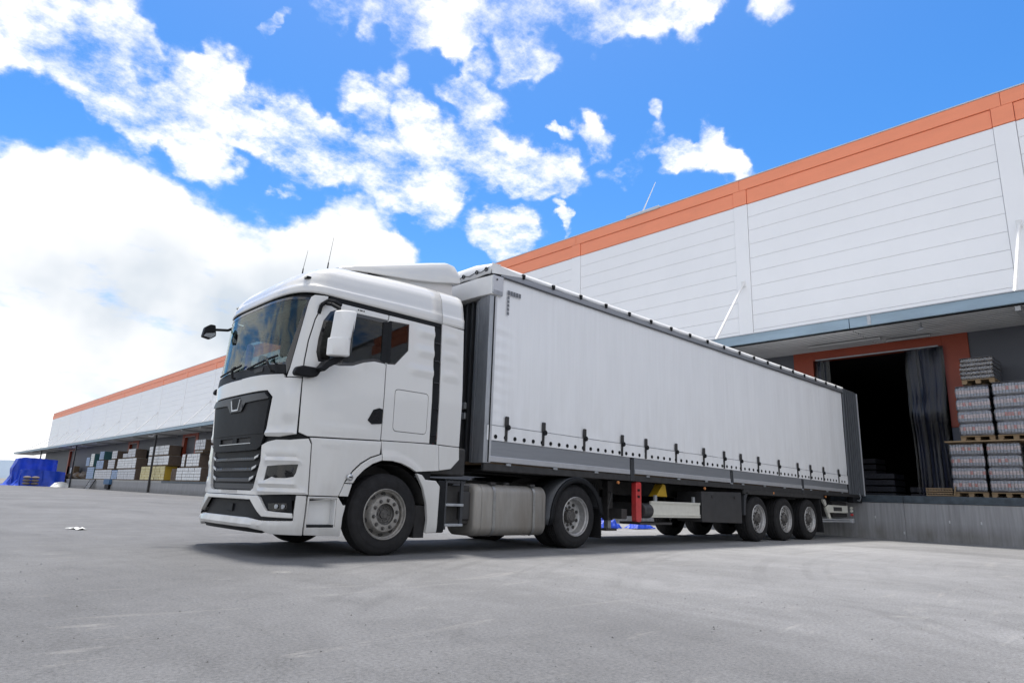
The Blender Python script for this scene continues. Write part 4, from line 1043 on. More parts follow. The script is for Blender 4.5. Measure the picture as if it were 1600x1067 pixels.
for y in (.08, .30, .62, .90): 
    rg = MB(); rg.lathe([(.034,0),(.034,-.012),(.020,-.012),(.018,0)], (0,0,0), 18, 1)
    rg.v = [(1.497+b, y+a, 4.075-.02*(y > .7)+c) for a, b, c in rg.v]; rg.build('eyelet', grille_grey, Q)
MB().tube([(1.487, .0, 4.09), (1.485, .08, 4.075), (1.487, .19, 4.05), (1.485, .30, 4.075), (1.487, .46, 4.045), (1.485, .62, 4.075), (1.487, .76, 4.04), (1.485, .90, 4.055), (1.487, 1.1, 4.04)], .006, 5).build('sheet_cord', black, Q)
# rear: folded-back door, pillar
dr = MB(); dr.add([(14.94,-.03,1.175),(15.93,-.055,1.16),(16.03,-.055,4.10),(15.0,-.03,4.12),(14.94,.01,1.175),(15.93,-.015,1.16),(16.03,-.015,4.10),(15.0,.01,4.12)], [(0,1,2,3),(7,6,5,4),(0,4,5,1),(1,5,6,2),(2,6,7,3),(3,7,4,0)])
do = dr.build('rear_door', alud, Q, bevel=.008)
for k in range(5):
    x = 15.08+k*.17; MB().box(x, x+.03, -.062, -.045, 1.20, 4.04).build('door_rib', alud, do, bevel=.003)
MB().box(15.94, 15.975, -.075, .0, 1.15, 4.08).build('door_edge', alul, do, bevel=.004)
MB().tube([(15.55,-.06,1.20),(15.52,-.10,1.10),(15.42,-.10,1.0),(15.36,-.06,1.02)], .010, 6).build('door_hook', steel, do)
MB().box(15.75, 15.9, .02, .12, 1.1, 4.1).build('rear_pillar', postm, Q, bevel=.008)
MB().box(15.75, 15.9, 2.38, 2.48, 1.1, 4.1).build('rear_pillar', postm, Q, bevel=.008)
MB().box(14.9, 15.95, .0, 2.5, 4.06, 4.14).build('rear_header', postm, Q, bevel=.01)
# chassis
m_ = MB()
for y in (.80, 1.62):
    m_.prism([(1.7,1.19),(15.7,1.19),(15.7,.92),(5.6,.86),(4.6,1.06),(1.7,1.08)], 1, y, y+.08)
m_.build('chassis_beams', dark, Q, bevel=.008)
for k in range(26):
    x = 1.9+k*.54; MB().box(x, x+.06, .06, 2.44, 1.11, 1.175).build('crossmember', dark, Q)
MB().box(1.75, 4.4, .25, 2.25, 1.10, 1.135).build('kingpin_plate', dark, Q)
# landing legs
for y in (.42, 1.95):
    lg = MB().box(4.86, 5.0, y, y+.13, .42, 1.10).build('landing_leg', dark, Q, bevel=.008)
    MB().box(4.885, 4.975, y+.02, y+.11, .27, .45).build('inner_leg', steel, lg)
    MB().box(4.78, 5.08, y-.03, y+.16, .24, .28).build('foot', dark, lg, bevel=.006)
MB().cyl((4.93,.45,.80),(4.93,2.0,.80),.025,n=10).build('leg_shaft', dark, Q)
MB().tube([(4.9,.40,.9),(4.75,.25,.88),(4.6,.22,.62)], .012, 6).build('leg_crank', dark, Q)
MB().box(4.35, 4.85, .75, 1.7, .55, 1.05).build('equipment_box', dark, Q, bevel=.02)
for k in range(5): MB().cyl((4.45+.07*k,.55,1.05),(4.47+.07*k,.52+.02*k,.62),.012,n=6).build('hanging_hose', black, Q)
# red extinguisher case
rc = MB().prism(rounded([(5.155,.405),(5.31,.405),(5.31,1.095),(5.155,1.095)], .05), 1, .02, .13).build('extinguisher_case', red, Q, bevel=.012)
MB().box(5.19, 5.25, .012, .021, .93, .97).build('latch', black, rc); MB().box(5.19, 5.25, .012, .021, .82, .86).build('latch', black, rc)
# pallet rack and its cream front
m_ = MB(); m_.prism([(5.60,.785),(7.25,.755),(7.25,.745),(5.60,.775)], 1, .0, .03); rk = MB().box(5.60, 7.25, .03, .06, .485, .77).build('pallet_rack_front', cream, Q, bevel=.004)
for z in (.49, .525, .735, .755): MB().box(5.60, 7.25, .012, .034, z, z+.018).build('profile_rib', cream, rk, bevel=.003)
MB().box(5.63, 7.22, .06, 2.3, .50, .74).build('pallet_rack', blackbox, Q, bevel=.01)
MB().cyl((5.36,.10,.60),(5.62,.10,.60),.13,n=24).build('air_tank', blackbox, Q, bevel=.02)
for x in (5.72, 7.0):
    MB().box(x, x+.07, .02, .06, .76, .88).build('rack_bracket', steel, Q, bevel=.004)
MB().box(5.3, 6.3, .05, .5, .36, .40).build('rack_skid', dark, Q)
MB().box(5.3, 9.0, 2.02, 2.42, .44, 1.06).build('far_toolbox', blackbox, Q, bevel=.02)
# yellow wheel chock
MB().prism([(6.05,.86),(6.42,.86),(6.36,1.08),(6.28,1.10),(6.20,1.02)], 1, .22, .40).build('wheel_chock', yellow, Q, bevel=.01)
# black toolbox
tb = MB().prism([(7.33,.41),(8.92,.385),(8.92,1.03),(7.33,1.0)], 1, .02, .60).build('toolbox', blackbox, Q, bevel=.015)
for x in (7.72, 8.62): MB().cyl((x,.005,.91),(x,.03,.91),.03,n=12).build('box_lock', dark, tb)
for x in (7.42, 10.4, 13.35, 4.62):
    MB().cyl((x,-.005,1.06),(x,.02,1.06),.026,n=12).build('side_lamp', amber, Q)
# axles
T1, SP = 9.654, 1.3357
for k in range(3):
    for sgn in (1, -1): wheel(Q, T1+k*SP, 'trail', sgn)
    MB().cyl((T1+k*SP,.35,RW),(T1+k*SP,2.15,RW),.075,n=14).build('axle', dark, Q)
    for y in (.62, 1.75):
        MB().cyl((T1+k*SP+.32,y,.62),(T1+k*SP+.32,y,.95),.12,n=14).build('air_spring', black, Q)
        MB().prism([(T1+k*SP-.5,.80),(T1+k*SP-.5,.95),(T1+k*SP+.35,.62),(T1+k*SP+.35,.52),(T1+k*SP-.1,.52)], 1, y, y+.10).build('trailing_arm', dark, Q)
MB().prism([(8.98,.56),(9.04,.56),(9.10,.90),(9.20,1.05),(9.12,1.06),(9.02,.95)], 1, .0, .40).build('front_mudguard', postd, Q, bevel=.008)
MB().box(9.1, 13.0, .05, .42, 1.03, 1.06).build('mudguard_top', postd, Q, bevel=.006)
MB().box(9.0, 13.2, .0, .05, 1.0, 1.10).build('mudguard_rail', dark, Q, bevel=.006)
MB().prism([(12.95,1.03),(13.0,1.03),(13.13,.17),(13.09,.17)], 1, .02, .42).build('mud_flap', rubber, Q)
MB().prism([(12.95,1.03),(13.0,1.03),(13.13,.17),(13.09,.17)], 1, 2.08, 2.48).build('mud_flap', rubber, Q)
# rear end: lamp bracket, underride bar, spare bits
MB().prism([(13.6,1.0),(13.75,1.0),(14.1,.48),(13.95,.48)], 1, .18, .24).build('bumper_bracket', cream, Q, bevel=.008)
MB().box(13.2, 15.3, .10, .14, .42, .455).build('guard_rail', alul, Q, bevel=.006); MB().box(13.2, 15.3, .10, .14, .475, .505).build('guard_rail', alul, Q, bevel=.006)
MB().box(15.2, 15.32, .05, 2.45, .40, .52).build('underride_bar', alul, Q, bevel=.01)
rb_ = MB().box(13.8, 15.2, .16, .22, .66, .86).build('rear_beam', cream, Q, bevel=.01)
MB().box(14.2, 14.75, .145, .16, .71, .81).build('beam_slot', dark, rb_, bevel=.02)
for z in (.62, .72, .80): MB().cyl((15.28,.10,z),(15.33,.10,z),.035,n=12).build('tail_light', cream if z > .65 else red, Q)
MB().box(14.5, 15.5, .3, 2.2, .55, .95).build('lift_box', dark, Q, bevel=.02)
MB().box(15.3, 15.95, .02, .20, .95, 1.14).build('rubber_buffer', black, Q, bevel=.02)
MB().tube([(13.4,.2,1.0),(13.5,.15,.85),(13.7,.2,.8),(13.9,.15,.9)], .015, 6).build('hanging_hose', black, Q)

# ================================================================== WAREHOUSE
XW, XD, XC = 17.82, 16.07, 15.47
YA, YB = -33.6, 142.6
wh = thing('warehouse', 'long white warehouse with orange band along its roof edge and grey loading bays', 'warehouse', (XW, 50, 0))
pil = [-29.4, -21.0, -12.6, -4.2, 4.2, 12.6, 21.0, 29.4, 37.8, 46.2, 54.6, 59.5]+[67.9+8.4*k for k in range(9)]+[142.2]
ZJ = [6.35, 6.50, 7.06, 7.62, 8.18, 8.74, 9.30, 9.85, 10.41, 10.97, 11.52, 12.06]
MB().box(XW+.06, XW+60, YA, YB, 6.3, 12.9).build('wall_core', wallw, wh)
cache = {}
for a, b in zip(pil, pil[1:]):
    ya, yb = a+.28, b-.28; ln = round(yb-ya, 3)
    for z0, z1 in zip(ZJ[1:], ZJ[2:]):
        key = (ln, round(z1-z0, 3))
        if key not in cache:
            o = MB().box(XW, XW+.06, ya+.004, yb-.004, z0+.004, z1-.004).build('wall_panel', wallw, wh, bevel=.006, seg=1); cache[key] = o
        else:
            o = cache[key].copy(); COL.objects.link(o); o.location = Vector((XW+.03, (ya+yb)/2, z0+.004))-wl(wh)
    MB().box(XW, XW+.06, ya, yb, 5.96, 6.49).build('wall_panel', wallw, wh, bevel=.004, seg=1)
    MB().box(XW-.02, XW+.06, ya+.004, yb-.004, 12.075, 12.66).build('orange_panel', orange, wh, bevel=.008, seg=1)
    MB().box(XW-.05, XW+.06, a+.004, b-.004, 12.675, 13.12).build('orange_panel', orange, wh, bevel=.008, seg=1)
for y in pil:
    MB().box(XW-.025, XW+.06, y-.272, y+.272, 5.96, 12.06).build('pilaster', wallw, wh, bevel=.008, seg=1)
    MB().box(XW-.045, XW+.06, y-.272, y+.272, 12.075, 12.672).build('pilaster_cap', orange, wh, bevel=.008, seg=1)
MB().box(XW-.06, XW+.3, YA, YB, 13.125, 13.165).build('parapet_flashing', alul, wh)
MB().box(XW+.2, XW+60, YA, YB, 12.9, 13.1).build('roof', wallw, wh)
MB().box(XW+.1, XW+60, YB, YB+.1, 0, 13.1).build('end_wall', wallw, wh); MB().box(XW+.1, XW+60, YA-.1, YA, 0, 13.1).build('end_wall', wallw, wh)
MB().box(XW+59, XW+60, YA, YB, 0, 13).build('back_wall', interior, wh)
# lower grey wall with door openings
doors_ = [(-2.62, 2.50)]+[(y, y+4.6) for y in (32, 48, 61.5, 82, 117)]
cur = YA
for a, b in doors_+[(YB, YB)]:
    MB().box(XW, XW+.3, cur, a, 1.19, 5.955).build('lower_wall', wallg, wh)
    cur = b
MB().box(XW+.05, XW+.3, -33, YB, 5.75, 6.34).build('lintel', wallg, wh)
for i, (a, b) in enumerate(doors_):
    f = .66; zt = 5.93
    fr = MB().box(XW-.05, XW+.30, a, a+f, 3.18 if i == 0 else 1.2, zt).build('door_frame', orange_shaded, wh, bevel=.01)
    MB().box(XW-.05, XW+.30, b-f, b, 3.18 if i == 0 else 1.2, zt).build('door_frame', orange_shaded, wh, bevel=.01)
    MB().box(XW-.045, XW+.29, a+f, b-f, 5.62, zt).build('door_frame', orange_shaded, wh, bevel=.01)
    MB().box(XW-.03, XW+.28, a, a+f, 1.19, 3.175).build('door_plinth', wallg, wh); MB().box(XW-.03, XW+.28, b-f, b, 1.19, 3.175).build('door_plinth', wallg, wh)
    MB().box(XW-.10, XW-.05, a+f+.1, b-f-.1, 5.60, 5.64).build('door_track', postm, wh)
    if i: MB().box(XW+.25, XW+.30, a+f, b-f, 1.2, 5.62).build('shutter', wallg, wh)
# dark hall behind the open door
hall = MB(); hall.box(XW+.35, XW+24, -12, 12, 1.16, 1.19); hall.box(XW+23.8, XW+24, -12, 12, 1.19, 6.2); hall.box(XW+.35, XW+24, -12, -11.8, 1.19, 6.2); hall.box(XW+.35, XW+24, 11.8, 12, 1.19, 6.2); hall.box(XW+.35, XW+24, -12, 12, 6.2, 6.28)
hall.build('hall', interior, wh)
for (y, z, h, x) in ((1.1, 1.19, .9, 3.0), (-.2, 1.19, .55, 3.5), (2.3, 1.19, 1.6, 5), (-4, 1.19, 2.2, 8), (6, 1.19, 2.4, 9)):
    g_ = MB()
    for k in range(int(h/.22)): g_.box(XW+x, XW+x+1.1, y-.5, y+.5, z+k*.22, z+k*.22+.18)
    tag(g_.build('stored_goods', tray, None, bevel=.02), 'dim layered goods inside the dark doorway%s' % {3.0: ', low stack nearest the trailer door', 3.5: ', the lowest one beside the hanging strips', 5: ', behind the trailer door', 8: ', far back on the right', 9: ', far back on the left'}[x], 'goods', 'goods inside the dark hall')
# PVC strips in two leaves, the right one tucked and bulging
def strip(y0, y1, dx, bul, zt=5.58, zb=1.22):
    vs = []; n_ = 26; m2 = 4
    for i in range(n_+1):
        z = zb+(zt-zb)*i/n_; bx = bul*math.exp(-((z-3.6)/.55)**2)+.02*sin(z*2.1+y0*9)
        sh = .14*math.exp(-((z-3.2)/.9)**2)*bul
        for j in range(m2+1):
            t = j/m2; vs.append((XW-.02-dx-bx-.035*sin(pi*t), y0+(y1-y0)*t+sh+.02*sin(z*1.3+y0*5), z))
    return MB().add(vs, [(i*(m2+1)+j, i*(m2+1)+j+1, (i+1)*(m2+1)+j+1, (i+1)*(m2+1)+j) for i in range(n_) for j in range(m2)]).build('pvc_strip', pvc, wh, fix=False, ang=80)
for k, y in enumerate([-.95, -1.06, -1.16, -1.27, -1.38, -1.49, -1.58, -1.68, -1.78]):
    strip(y, y-.21, .04+.05*(k % 3), .10+.10*((k*7) % 5)/5)
for k, y in enumerate([1.80, 1.66, 1.50]):
    strip(y, y-.21, .03+.04*(k % 2), .03)
# roof-edge box and lightning rod
tag(MB().box(XW-.10, XW+.12, 7.85, 9.60, 13.10, 13.24).build('rooftop_cover', alul, None, bevel=.02), 'long light grey metal cover on the orange roof edge', 'roof cover')
tag(MB().cyl((17.9, 8.86, 13.2), (17.95, 8.15, 14.5), .03, .012, 8).build('lightning_rod', whiteplain, None), 'thin pale leaning rod above the roof edge beside the grey cover', 'rod')

# ---- canopy
ca = thing('canopy', 'long flat canopy with blue-grey edge beam over the loading dock', 'canopy', (XC, 60, 5.9))
YC0, YC1 = -33, 164
y = YC0
while y < YC1:
    y2 = min(y+8.2, YC1)
    if y < -.74 < y2: pass
    MB().box(XC, XC+.10, y+.01, y2-.01, 5.97, 6.275).build('edge_beam', canopyb, ca, bevel=.01)
    MB().box(XC-.03, XC+.12, y+.01, y2-.01, 6.275, 6.30).build('edge_flashing', alul, ca)
    y = y2
MB().box(XC-.012, XC+.0, -.80, -.70, 5.99, 6.26).build('splice_plate', steel, ca)
def soffit(y0, y1, x0, x1):
    vs = []; nn = int((x1-x0)/.11)
    for i in range(nn+1):
        x = x0+(x1-x0)*i/nn; z = 5.93+(.028 if i % 2 else 0)
        for yy in (y0, y1): vs += [(x-.03, yy, z), (x+.03, yy, z)] if 0 else [(x, yy, z)]
    # trapezoidal deck: flat, web, flat, web
    pr = []; x = x0; s_ = 0
    while x < x1:
        z = 5.93+(.035 if s_ else 0); pr += [(x, z), (min(x+.075, x1), z)]; x += .10; s_ = 1-s_
    vs = [(px, y0, pz) for px, pz in pr]+[(px, y1, pz) for px, pz in pr]; n_ = len(pr)
    return MB().add(vs, [(i, i+1, n_+i+1, n_+i) for i in range(n_-1)]).build('soffit_sheet', soffitm, ca, smooth=False, fix=False)
y = YC0
while y < YC1:
    y2 = min(y+8.2, YC1); soffit(y+.01, y2-.01, XC+.10, XW if y2 < YB else XW+1); y = y2
MB().box(XC+.1, XW+.0, YC0, YB, 6.12, 6.15).build('canopy_deck', soffitm, ca); MB().box(XC+.1, XW+1, YB, YC1, 6.12, 6.15).build('canopy_deck', soffitm, ca)
for y in pil:
    MB().box(XC+.1, XW, y-.06, y+.06, 5.80, 5.925).build('canopy_rafter', soffitm if y > 5 or y < -5 else soffitm, ca, bevel=.006)
for y in pil:
    if y > 140: continue
    s_ = MB().cyl((XC+.12, y+.02, 6.28), (XW-.06, y, 8.86), .045, n=12).build('tie_rod', whiteplain, ca)
    MB().box(XW-.10, XW-.02, y-.07, y+.07, 8.76, 8.98).build('anchor_plate', whiteplain, s_, bevel=.01)
MB().cyl((XW-.1,142.0,8.4), (XC+.2,152,6.3), .05, n=8).build('tie_rod', whiteplain, ca)
MB().tube([(XC+.5,-1.92,5.93),(XC+.46,-1.92,5.83),(XC+.40,-1.98,5.76),(XC+.3,-1.86,5.70)], .030, 8).build('hook', steel, ca)
MB().box(XC+1.3, XC+1.42, -.6, 1.6, 5.84, 5.90).build('lamp_strip', soffitm, ca, bevel=.01); MB().box(XC+1.8, XC+1.92, -1.8, -.6, 5.84, 5.90).build('lamp_strip', soffitm, ca, bevel=.01)
for (y, nm) in ((68.6, 'nearest grey post under the far canopy, in front of the yellow stack'), (106.8, 'grey canopy post beside the heap of brown sacks'), (134.8, 'farthest thin grey canopy post, behind the blue tarpaulin')):
    p_ = thing('canopy_post', nm, 'post', (15.95, y, 0), 'posts carrying the far canopy')
    MB().box(15.86, 16.04, y-.09, y+.09, 0, 5.92).build('shaft', dark if y < 70 else postd, p_, bevel=.01)
    MB().tube([(15.95, y+.6, 5.88), (15.95, y+1.4, 5.75), (15.95, y+2.6, 5.86)], .09, 8).build('bracket', alul, p_)

# ---- dock
dk = thing('loading_dock', 'long grey concrete loading dock with dark steel edge strip', 'loading dock', (XD, 50, 0))
y = -33; k = 0
while y < 119:
    y2 = y+4.0 if y < 20 else y+8.4
    y2 = min(y2, 119); MB().box(XD, XW+.3, y+.003, y2-.003, -.1, .985).build('concrete_wall', concrete, dk, bevel=.004, seg=1)
    if y < 58: MB().box(XD-.02, XD+.25, y+.004, y2-.004, .99, 1.185).build('edge_strip', dockedge, dk, bevel=.008, seg=1)
    else: MB().box(XD-.02, XD+.25, y, y2, .99, 1.185).build('edge_strip', docktop, dk)
    y = y2
MB().box(XD+.22, XW+.4, -33, 119, .98, 1.192).build('dock_floor', docktop, dk)
for (y, z) in ((-.25,.55),(-2.05,.5),(-2.75,.5),(-.95,.16)): MB().box(XD-.006, XD, y-.015, y+.015, z, z+.07).build('tie_mark', alul, dk)
for i, y in enumerate((82.6-.0+2.5, 115.5)):
    lv = thing('dock_leveller', ['blue dock leveller box with black buffer, beside the metal steps on the far dock', 'blue dock leveller box at the far end of the dock beside the tarpaulin'][i], 'dock leveller', (15.9, y, 0), 'blue dock levellers')
    MB().box(15.72, 16.05, y-1.3, y+1.3, .65, 1.25).build('blue_box', bluebox, lv, bevel=.02); MB().box(15.8, 16.05, y-.9, y+.9, .12, .62).build('buffer', black, lv, bevel=.02)
ld = thing('dock_steps', 'small grey metal steps leaning on the far dock wall', 'steps', (15.6, 93, 0))
for k in range(6): MB().box(15.45+.08*k, 15.6+.08*k, 91.8, 94.6, .1+.2*k, .16+.2*k).build('step', steel, ld)
for y in (91.8, 94.6): MB().prism([(15.4,0),(15.5,0),(16.05,1.2),(15.95,1.2)], 1, y, y+.1).build('stringer', dark, ld)

# ---- shrink-wrapped pallets of cans on the near dock
def pallet_parts(p, wd, dp, c):   # origin at the front-left bottom corner: x depth, y to +wd
    bs = MB()
    x0, y0, z0 = c
    for k in range(3):
        MB().box(x0+.02, x0+dp, y0+(wd-.1)*k/2, y0+(wd-.1)*k/2+.1, z0, z0+.022).build('bottom_board', wood, p)
        for j in range(3): MB().box(x0+.02+(dp-.14)*j/2, x0+.12+(dp-.14)*j/2, y0+(wd-.12)*k/2, y0+(wd-.12)*k/2+.12, z0+.022, z0+.10).build('block', wood, p)
    for k in range(7): MB().box(x0+(dp-.12)*k/6, x0+(dp-.12)*k/6+.11, y0, y0+wd, z0+.10, z0+.122).build('deck_board', wood, p)
def can_pallet(name, label, x0, y0, z0, wd, dp, layers, h, seed):
    rnd = random.Random(seed)
    p = thing(name, label, 'pallet load', (x0+dp/2, y0+wd/2, z0), 'film-wrapped pallets of cans')
    pallet_parts(p, wd, dp, (x0, y0, z0))
    lh = (h-.14)/layers
    for L_ in range(layers):
        z = z0+.13+L_*lh; jx = rnd.uniform(-.012, .012); jy = rnd.uniform(-.012, .012)
        tr = MB().box(x0+.02+jx, x0+dp-.02, y0+.012+jy, y0+wd-.012+jy, z, z+lh*.16).build('can_layer', tray, p, bevel=.01)
        bd = MB(); lb_ = MB(); lr = MB(); tp = MB(); nc = int(wd/.066); nd_ = int(dp/.066)
        spots = [(x0+.05+jx, y0+.035+jy+(wd-.07)*k/(nc-1)) for k in range(nc)]+[(x0+.05+(dp-.1)*k/(nd_-1), y0+wd-.035+jy) for k in range(nd_)]+[(x0+.05+(dp-.1)*k/(nd_-1), y0+.035+jy) for k in range(nd_)]
        for (x, y) in spots:
            r = .030; dz = rnd.uniform(-.006, .006)
            bd.cyl((x, y, z+lh*.10), (x, y, z+lh*.90+dz), r, n=8)
            (lr if rnd.random() < .22 else lb_).cyl((x, y, z+lh*.40), (x, y, z+lh*.70+dz), r+.0015, n=8, caps=False)
        tag(bd.build('cans', canbody, tr), kind='stuff')
        tag(lb_.build('can_labels', canlabel, tr), kind='stuff')
        if lr.v: tag(lr.build('red_labels', canred, tr), kind='stuff')
        MB().box(x0+.08, x0+dp-.08, y0+.08, y0+wd-.08, z+lh*.1, z+lh*.93).build('inner_cans', tray, tr)
        # crumpled film round each layer
        vs = []; fs = []
        per = [(x0-.004, y0-.004), (x0+dp, y0-.004), (x0+dp, y0+wd+.004), (x0-.004, y0+wd+.004)]
        pts = []
        for a, b in zip(per, per[1:]+per[:1]):
            n_ = 12
            for k in range(n_): pts.append((a[0]+(b[0]-a[0])*k/n_, a[1]+(b[1]-a[1])*k/n_))
        rows = [0, .06, .2, .38, .55, .72, .88, 1.0]; cxm, cym = x0+dp/2, y0+wd/2
        for t in rows:
            e = -.030 if t in (0, 1.0) else (0 if .1 < t < .8 else -.010)
            for (x, y) in pts:
                nz = .010*noise.noise(Vector((x*9+seed, y*9, (z+t*lh)*14)))
                dx = (x-cxm)/(dp/2); dy = (y-cym)/(wd/2)
                vs.append((x+dx*(e+nz)+jx, y+dy*(e+nz)+jy, z+t*lh))
        n_ = len(pts)
        for i in range(len(rows)-1):
            for j in range(n_): fs.append((i*n_+j, i*n_+(j+1) % n_, (i+1)*n_+(j+1) % n_, (i+1)*n_+j))
        MB().add(vs, fs).build('shrink_film', film, tr, fix=False, ang=180)
    MB().box(x0, x0+dp, y0, y0+wd, z0+h-.012, z0+h).build('top_sheet', wooddark if layers == 4 and z0 < 2 else tray, p)
    return p
def cp_(l, *a): return can_pallet('can_pallet', l, *a)
cp_('film-wrapped pallet of cans in the bottom row beside the strip curtain', 16.32, -2.93, 1.195, .76, 1.15, 4, 1.40, 1)
cp_('film-wrapped pallet of cans in the bottom row, second from the strip curtain', 16.32, -3.72, 1.195, .72, 1.15, 4, 1.40, 2)
cp_('film-wrapped pallet of cans in the top row beside the orange door frame', 16.36, -3.22, 2.66, .76, 1.15, 4, 1.46, 3)
cp_('film-wrapped pallet of cans in the top row at the right edge of the photo', 16.36, -4.05, 2.66, .76, 1.15, 4, 1.50, 4)
cp_('film-wrapped pallet of cans cut off by the right edge of the photo, bottom row', 16.75, -4.66, 1.75, .78, 1.1, 3, .95, 6)
MB().box(16.25, 17.5, -4.9, -2.10, 2.615, 2.65).build('separator', wood, None); tag(bpy.data.objects['separator'], 'thin plywood sheet lying between the two rows of can pallets', 'board')
tg = can_pallet('tray_stack', 'low dull stack of film-wrapped trays on top of the can pallets', 16.45, -3.36, 4.18, .74, 1.1, 5, .72, 5)
tg['category'] = 'tray stack'
for ch in tg.children_recursive:
    if ch.name.startswith('can_labels') or ch.name.startswith('red_labels'): ch.data.materials[0] = tray
    if ch.name.startswith('cans'): ch.data.materials[0] = wooddark
# small crates of slats in front of the strips
for k, lab in ((0, 'low slatted wooden crate standing on the dock edge by the strip curtain'), (1, 'slatted wooden crate stacked on the low crate by the strip curtain')):
    cr = thing('wooden_crate', lab, 'crate', (16.4, -1.85, 1.195+.115*k), 'slatted crates at the foot of the strip curtain')
    z = 1.195+.115*k
    for zz in (z+.01, z+.07): MB().box(16.28, 16.30, -2.15, -1.52, zz, zz+.028).build('slat', wood, cr)
    for j in range(10): MB().prism([(-2.14+.064*j, z+.005), (-2.125+.064*j, z+.005), (-2.095+.064*j, z+.10), (-2.11+.064*j, z+.10)], 0, 16.285, 16.32).build('lath', wood, cr)
    MB().box(16.31, 16.7, -2.15, -1.52, z+.002, z+.012).build('base', wooddark, cr)
MB().prism([(-2.16,1.20),(-2.19,1.20),(-2.25,1.46),(-2.22,1.46)], 0, 16.25, 16.28).build('loose_slat', wood, None); tag(bpy.data.objects['loose_slat'], 'short slat leaning between the crates and the can pallets', 'slat')
# low white item with a dark and blue band at the edge of the frame
wb = thing('packed_bale', 'white wrapped bale with dark and blue bands at the right edge of the dock', 'bale', (16.7, -4.2, 1.195))
for (z0, z1, m__, o_) in ((1.195, 1.50, paper, 0), (1.50, 1.60, bluebox, .01), (1.60, 1.74, tray, .01), (1.74, 1.80, paper, 0)):
    MB().box(16.4+o_, 17.4, -4.9, -3.80-o_, z0, z1).build('wrapped_layer', m__, wb, bevel=.01)

# ---- far dock: pallets of block packs
def block_load(label, y0, y1, z0, z1, m_, side, x0=16.40, dp=1.2, group='pallets of white block packs on the far dock', slope=0):
    p = thing('block_pallet', label, 'pallet load', (x0+dp/2, (y0+y1)/2, z0), group)
    MB().box(x0+.03, x0+dp, y0+.03, y1-.03, z0, z0+.09).build('pallet_base', wooddark, p)
    MB().box(x0+.05, x0+dp, y0+.02, y1-.02, z0+.09, z1-.01).build('packed_body', side, p)
    nr = max(2, int((z1-z0-.1)/.24)); ncl = max(2, int((y1-y0)/.42))
    rnd = random.Random(int(y0*100+z0*10)); f = MB()
    for r in range(nr):
        for c in range(ncl):
            za = z0+.09+(z1-z0-.1)*r/nr; zb_ = z0+.09+(z1-z0-.1)*(r+1)/nr; ya = y0+(y1-y0)*c/ncl; yb = y0+(y1-y0)*(c+1)/ncl
            j = rnd.uniform(0, .03); f.box(x0+j, x0+.06, ya+.02, yb-.02, za+.018, zb_-.012)
    tag(f.build('block_faces', m_, p), kind='stuff')
    MB().box(x0+.03, x0+dp-.02, y0+.02, y1-.02, z1-.01, z1).build('top_layer', m_, p)
def row(desc, ya, yb, z0, z1, m_, side, w_=1.6, **k):
    n_ = max(1, round((yb-ya)/w_)); o = ['nearest', 'second', 'third', 'fourth', 'fifth', 'sixth', 'seventh', 'eighth', 'ninth']
    for i in range(n_):
        a = ya+(yb-ya)*i/n_; b = ya+(yb-ya)*(i+1)/n_
        lab = desc if n_ == 1 else desc+', '+o[i]+(' from truck' if len(desc.split()) < 13 else '')
        block_load(lab, a+.04, b-.04, z0, z1, m_, side, **k)
row('white block pallet on the dock floor beside the truck grille', 55.4, 62.0, 1.195, 2.43, blockw, cardb)
row('white block pallet in the middle tier beside the truck grille', 56.2, 59.6, 2.47, 3.70, blockw, cardb)
row('narrow white block pallet in the middle tier beside a gap near the grille', 60.1, 61.0, 2.47, 3.70, blockw, cardb)
row('small white block pallet on top, nearest the truck cab', 55.2, 57.9, 3.95, 4.93, blockg, cardb)
row('loose white slabs between middle and top tier beside the truck', 55.6, 57.7, 3.72, 3.93, blockw, cardb)
row('yellow-white block pallet on the dock floor behind the post', 65.7, 74.0, 1.195, 2.66, blocky, cardy)
row('white middle-tier block pallet above the yellow ones', 65.0, 71.9, 2.70, 3.68, blockw, cardb)
row('white top-tier block pallet above the yellow ones', 65.4, 72.0, 3.73, 4.74, blockw, cardb)
row('brown wrapped pallet in the shade beside the yellow pallets', 62.4, 64.6, 1.195, 2.4, cardb, cardb, x0=16.7)
row('grey-white bottom-tier block pallet left of the yellow ones', 76.2, 83.6, 1.195, 2.42, blockg, cardb)
row('blue-white block pallet in the bottom tier of the far dock', 83.7, 86.4, 1.195, 2.35, blockblue, cardb)
row('bottom-tier block pallet beyond the blue one', 86.6, 95.2, 1.195, 2.42, blockg, cardb, w_=2.2)
row('middle-tier block pallet left of yellow ones', 76.5, 84.4, 2.46, 3.66, blockw, cardb)
row('grey block pallet at the top left of the yellow pallets', 77.3, 80.4, 3.70, 4.72, blockg, cardb)
row('lower grey block pallet in the top tier left of the yellow pallets', 80.5, 82.4, 3.70, 4.25, blockg, cardb)
row('pair of grey block packs in the middle tier, fourth column from the truck', 85.7, 88.9, 2.46, 3.62, blockg, cardb)
row('single grey block pack on the top tier, fourth column from the truck', 85.2, 87.6, 3.66, 4.68, blockg, cardb)
row('bluish block packs in the middle tier, fifth column from the truck', 91.3, 95.0, 2.46, 3.62, blockblue, cardb)
row('tall bluish pack on the top tier, fifth column from the truck', 91.7, 94.0, 3.66, 4.78, blockblue, tealm)
row('tall teal-sided stack beyond the block pallets', 96.8, 98.8, 2.85, 4.6, paper, tealm, w_=3)
row('second tall pale stack behind the teal one', 99.2, 101.2, 2.9, 4.15, blockblue, tealm, w_=3)
row('pale blue stack at the foot of the teal one', 95.8, 99.8, 1.195, 2.82, blockblue, tealm, w_=4)
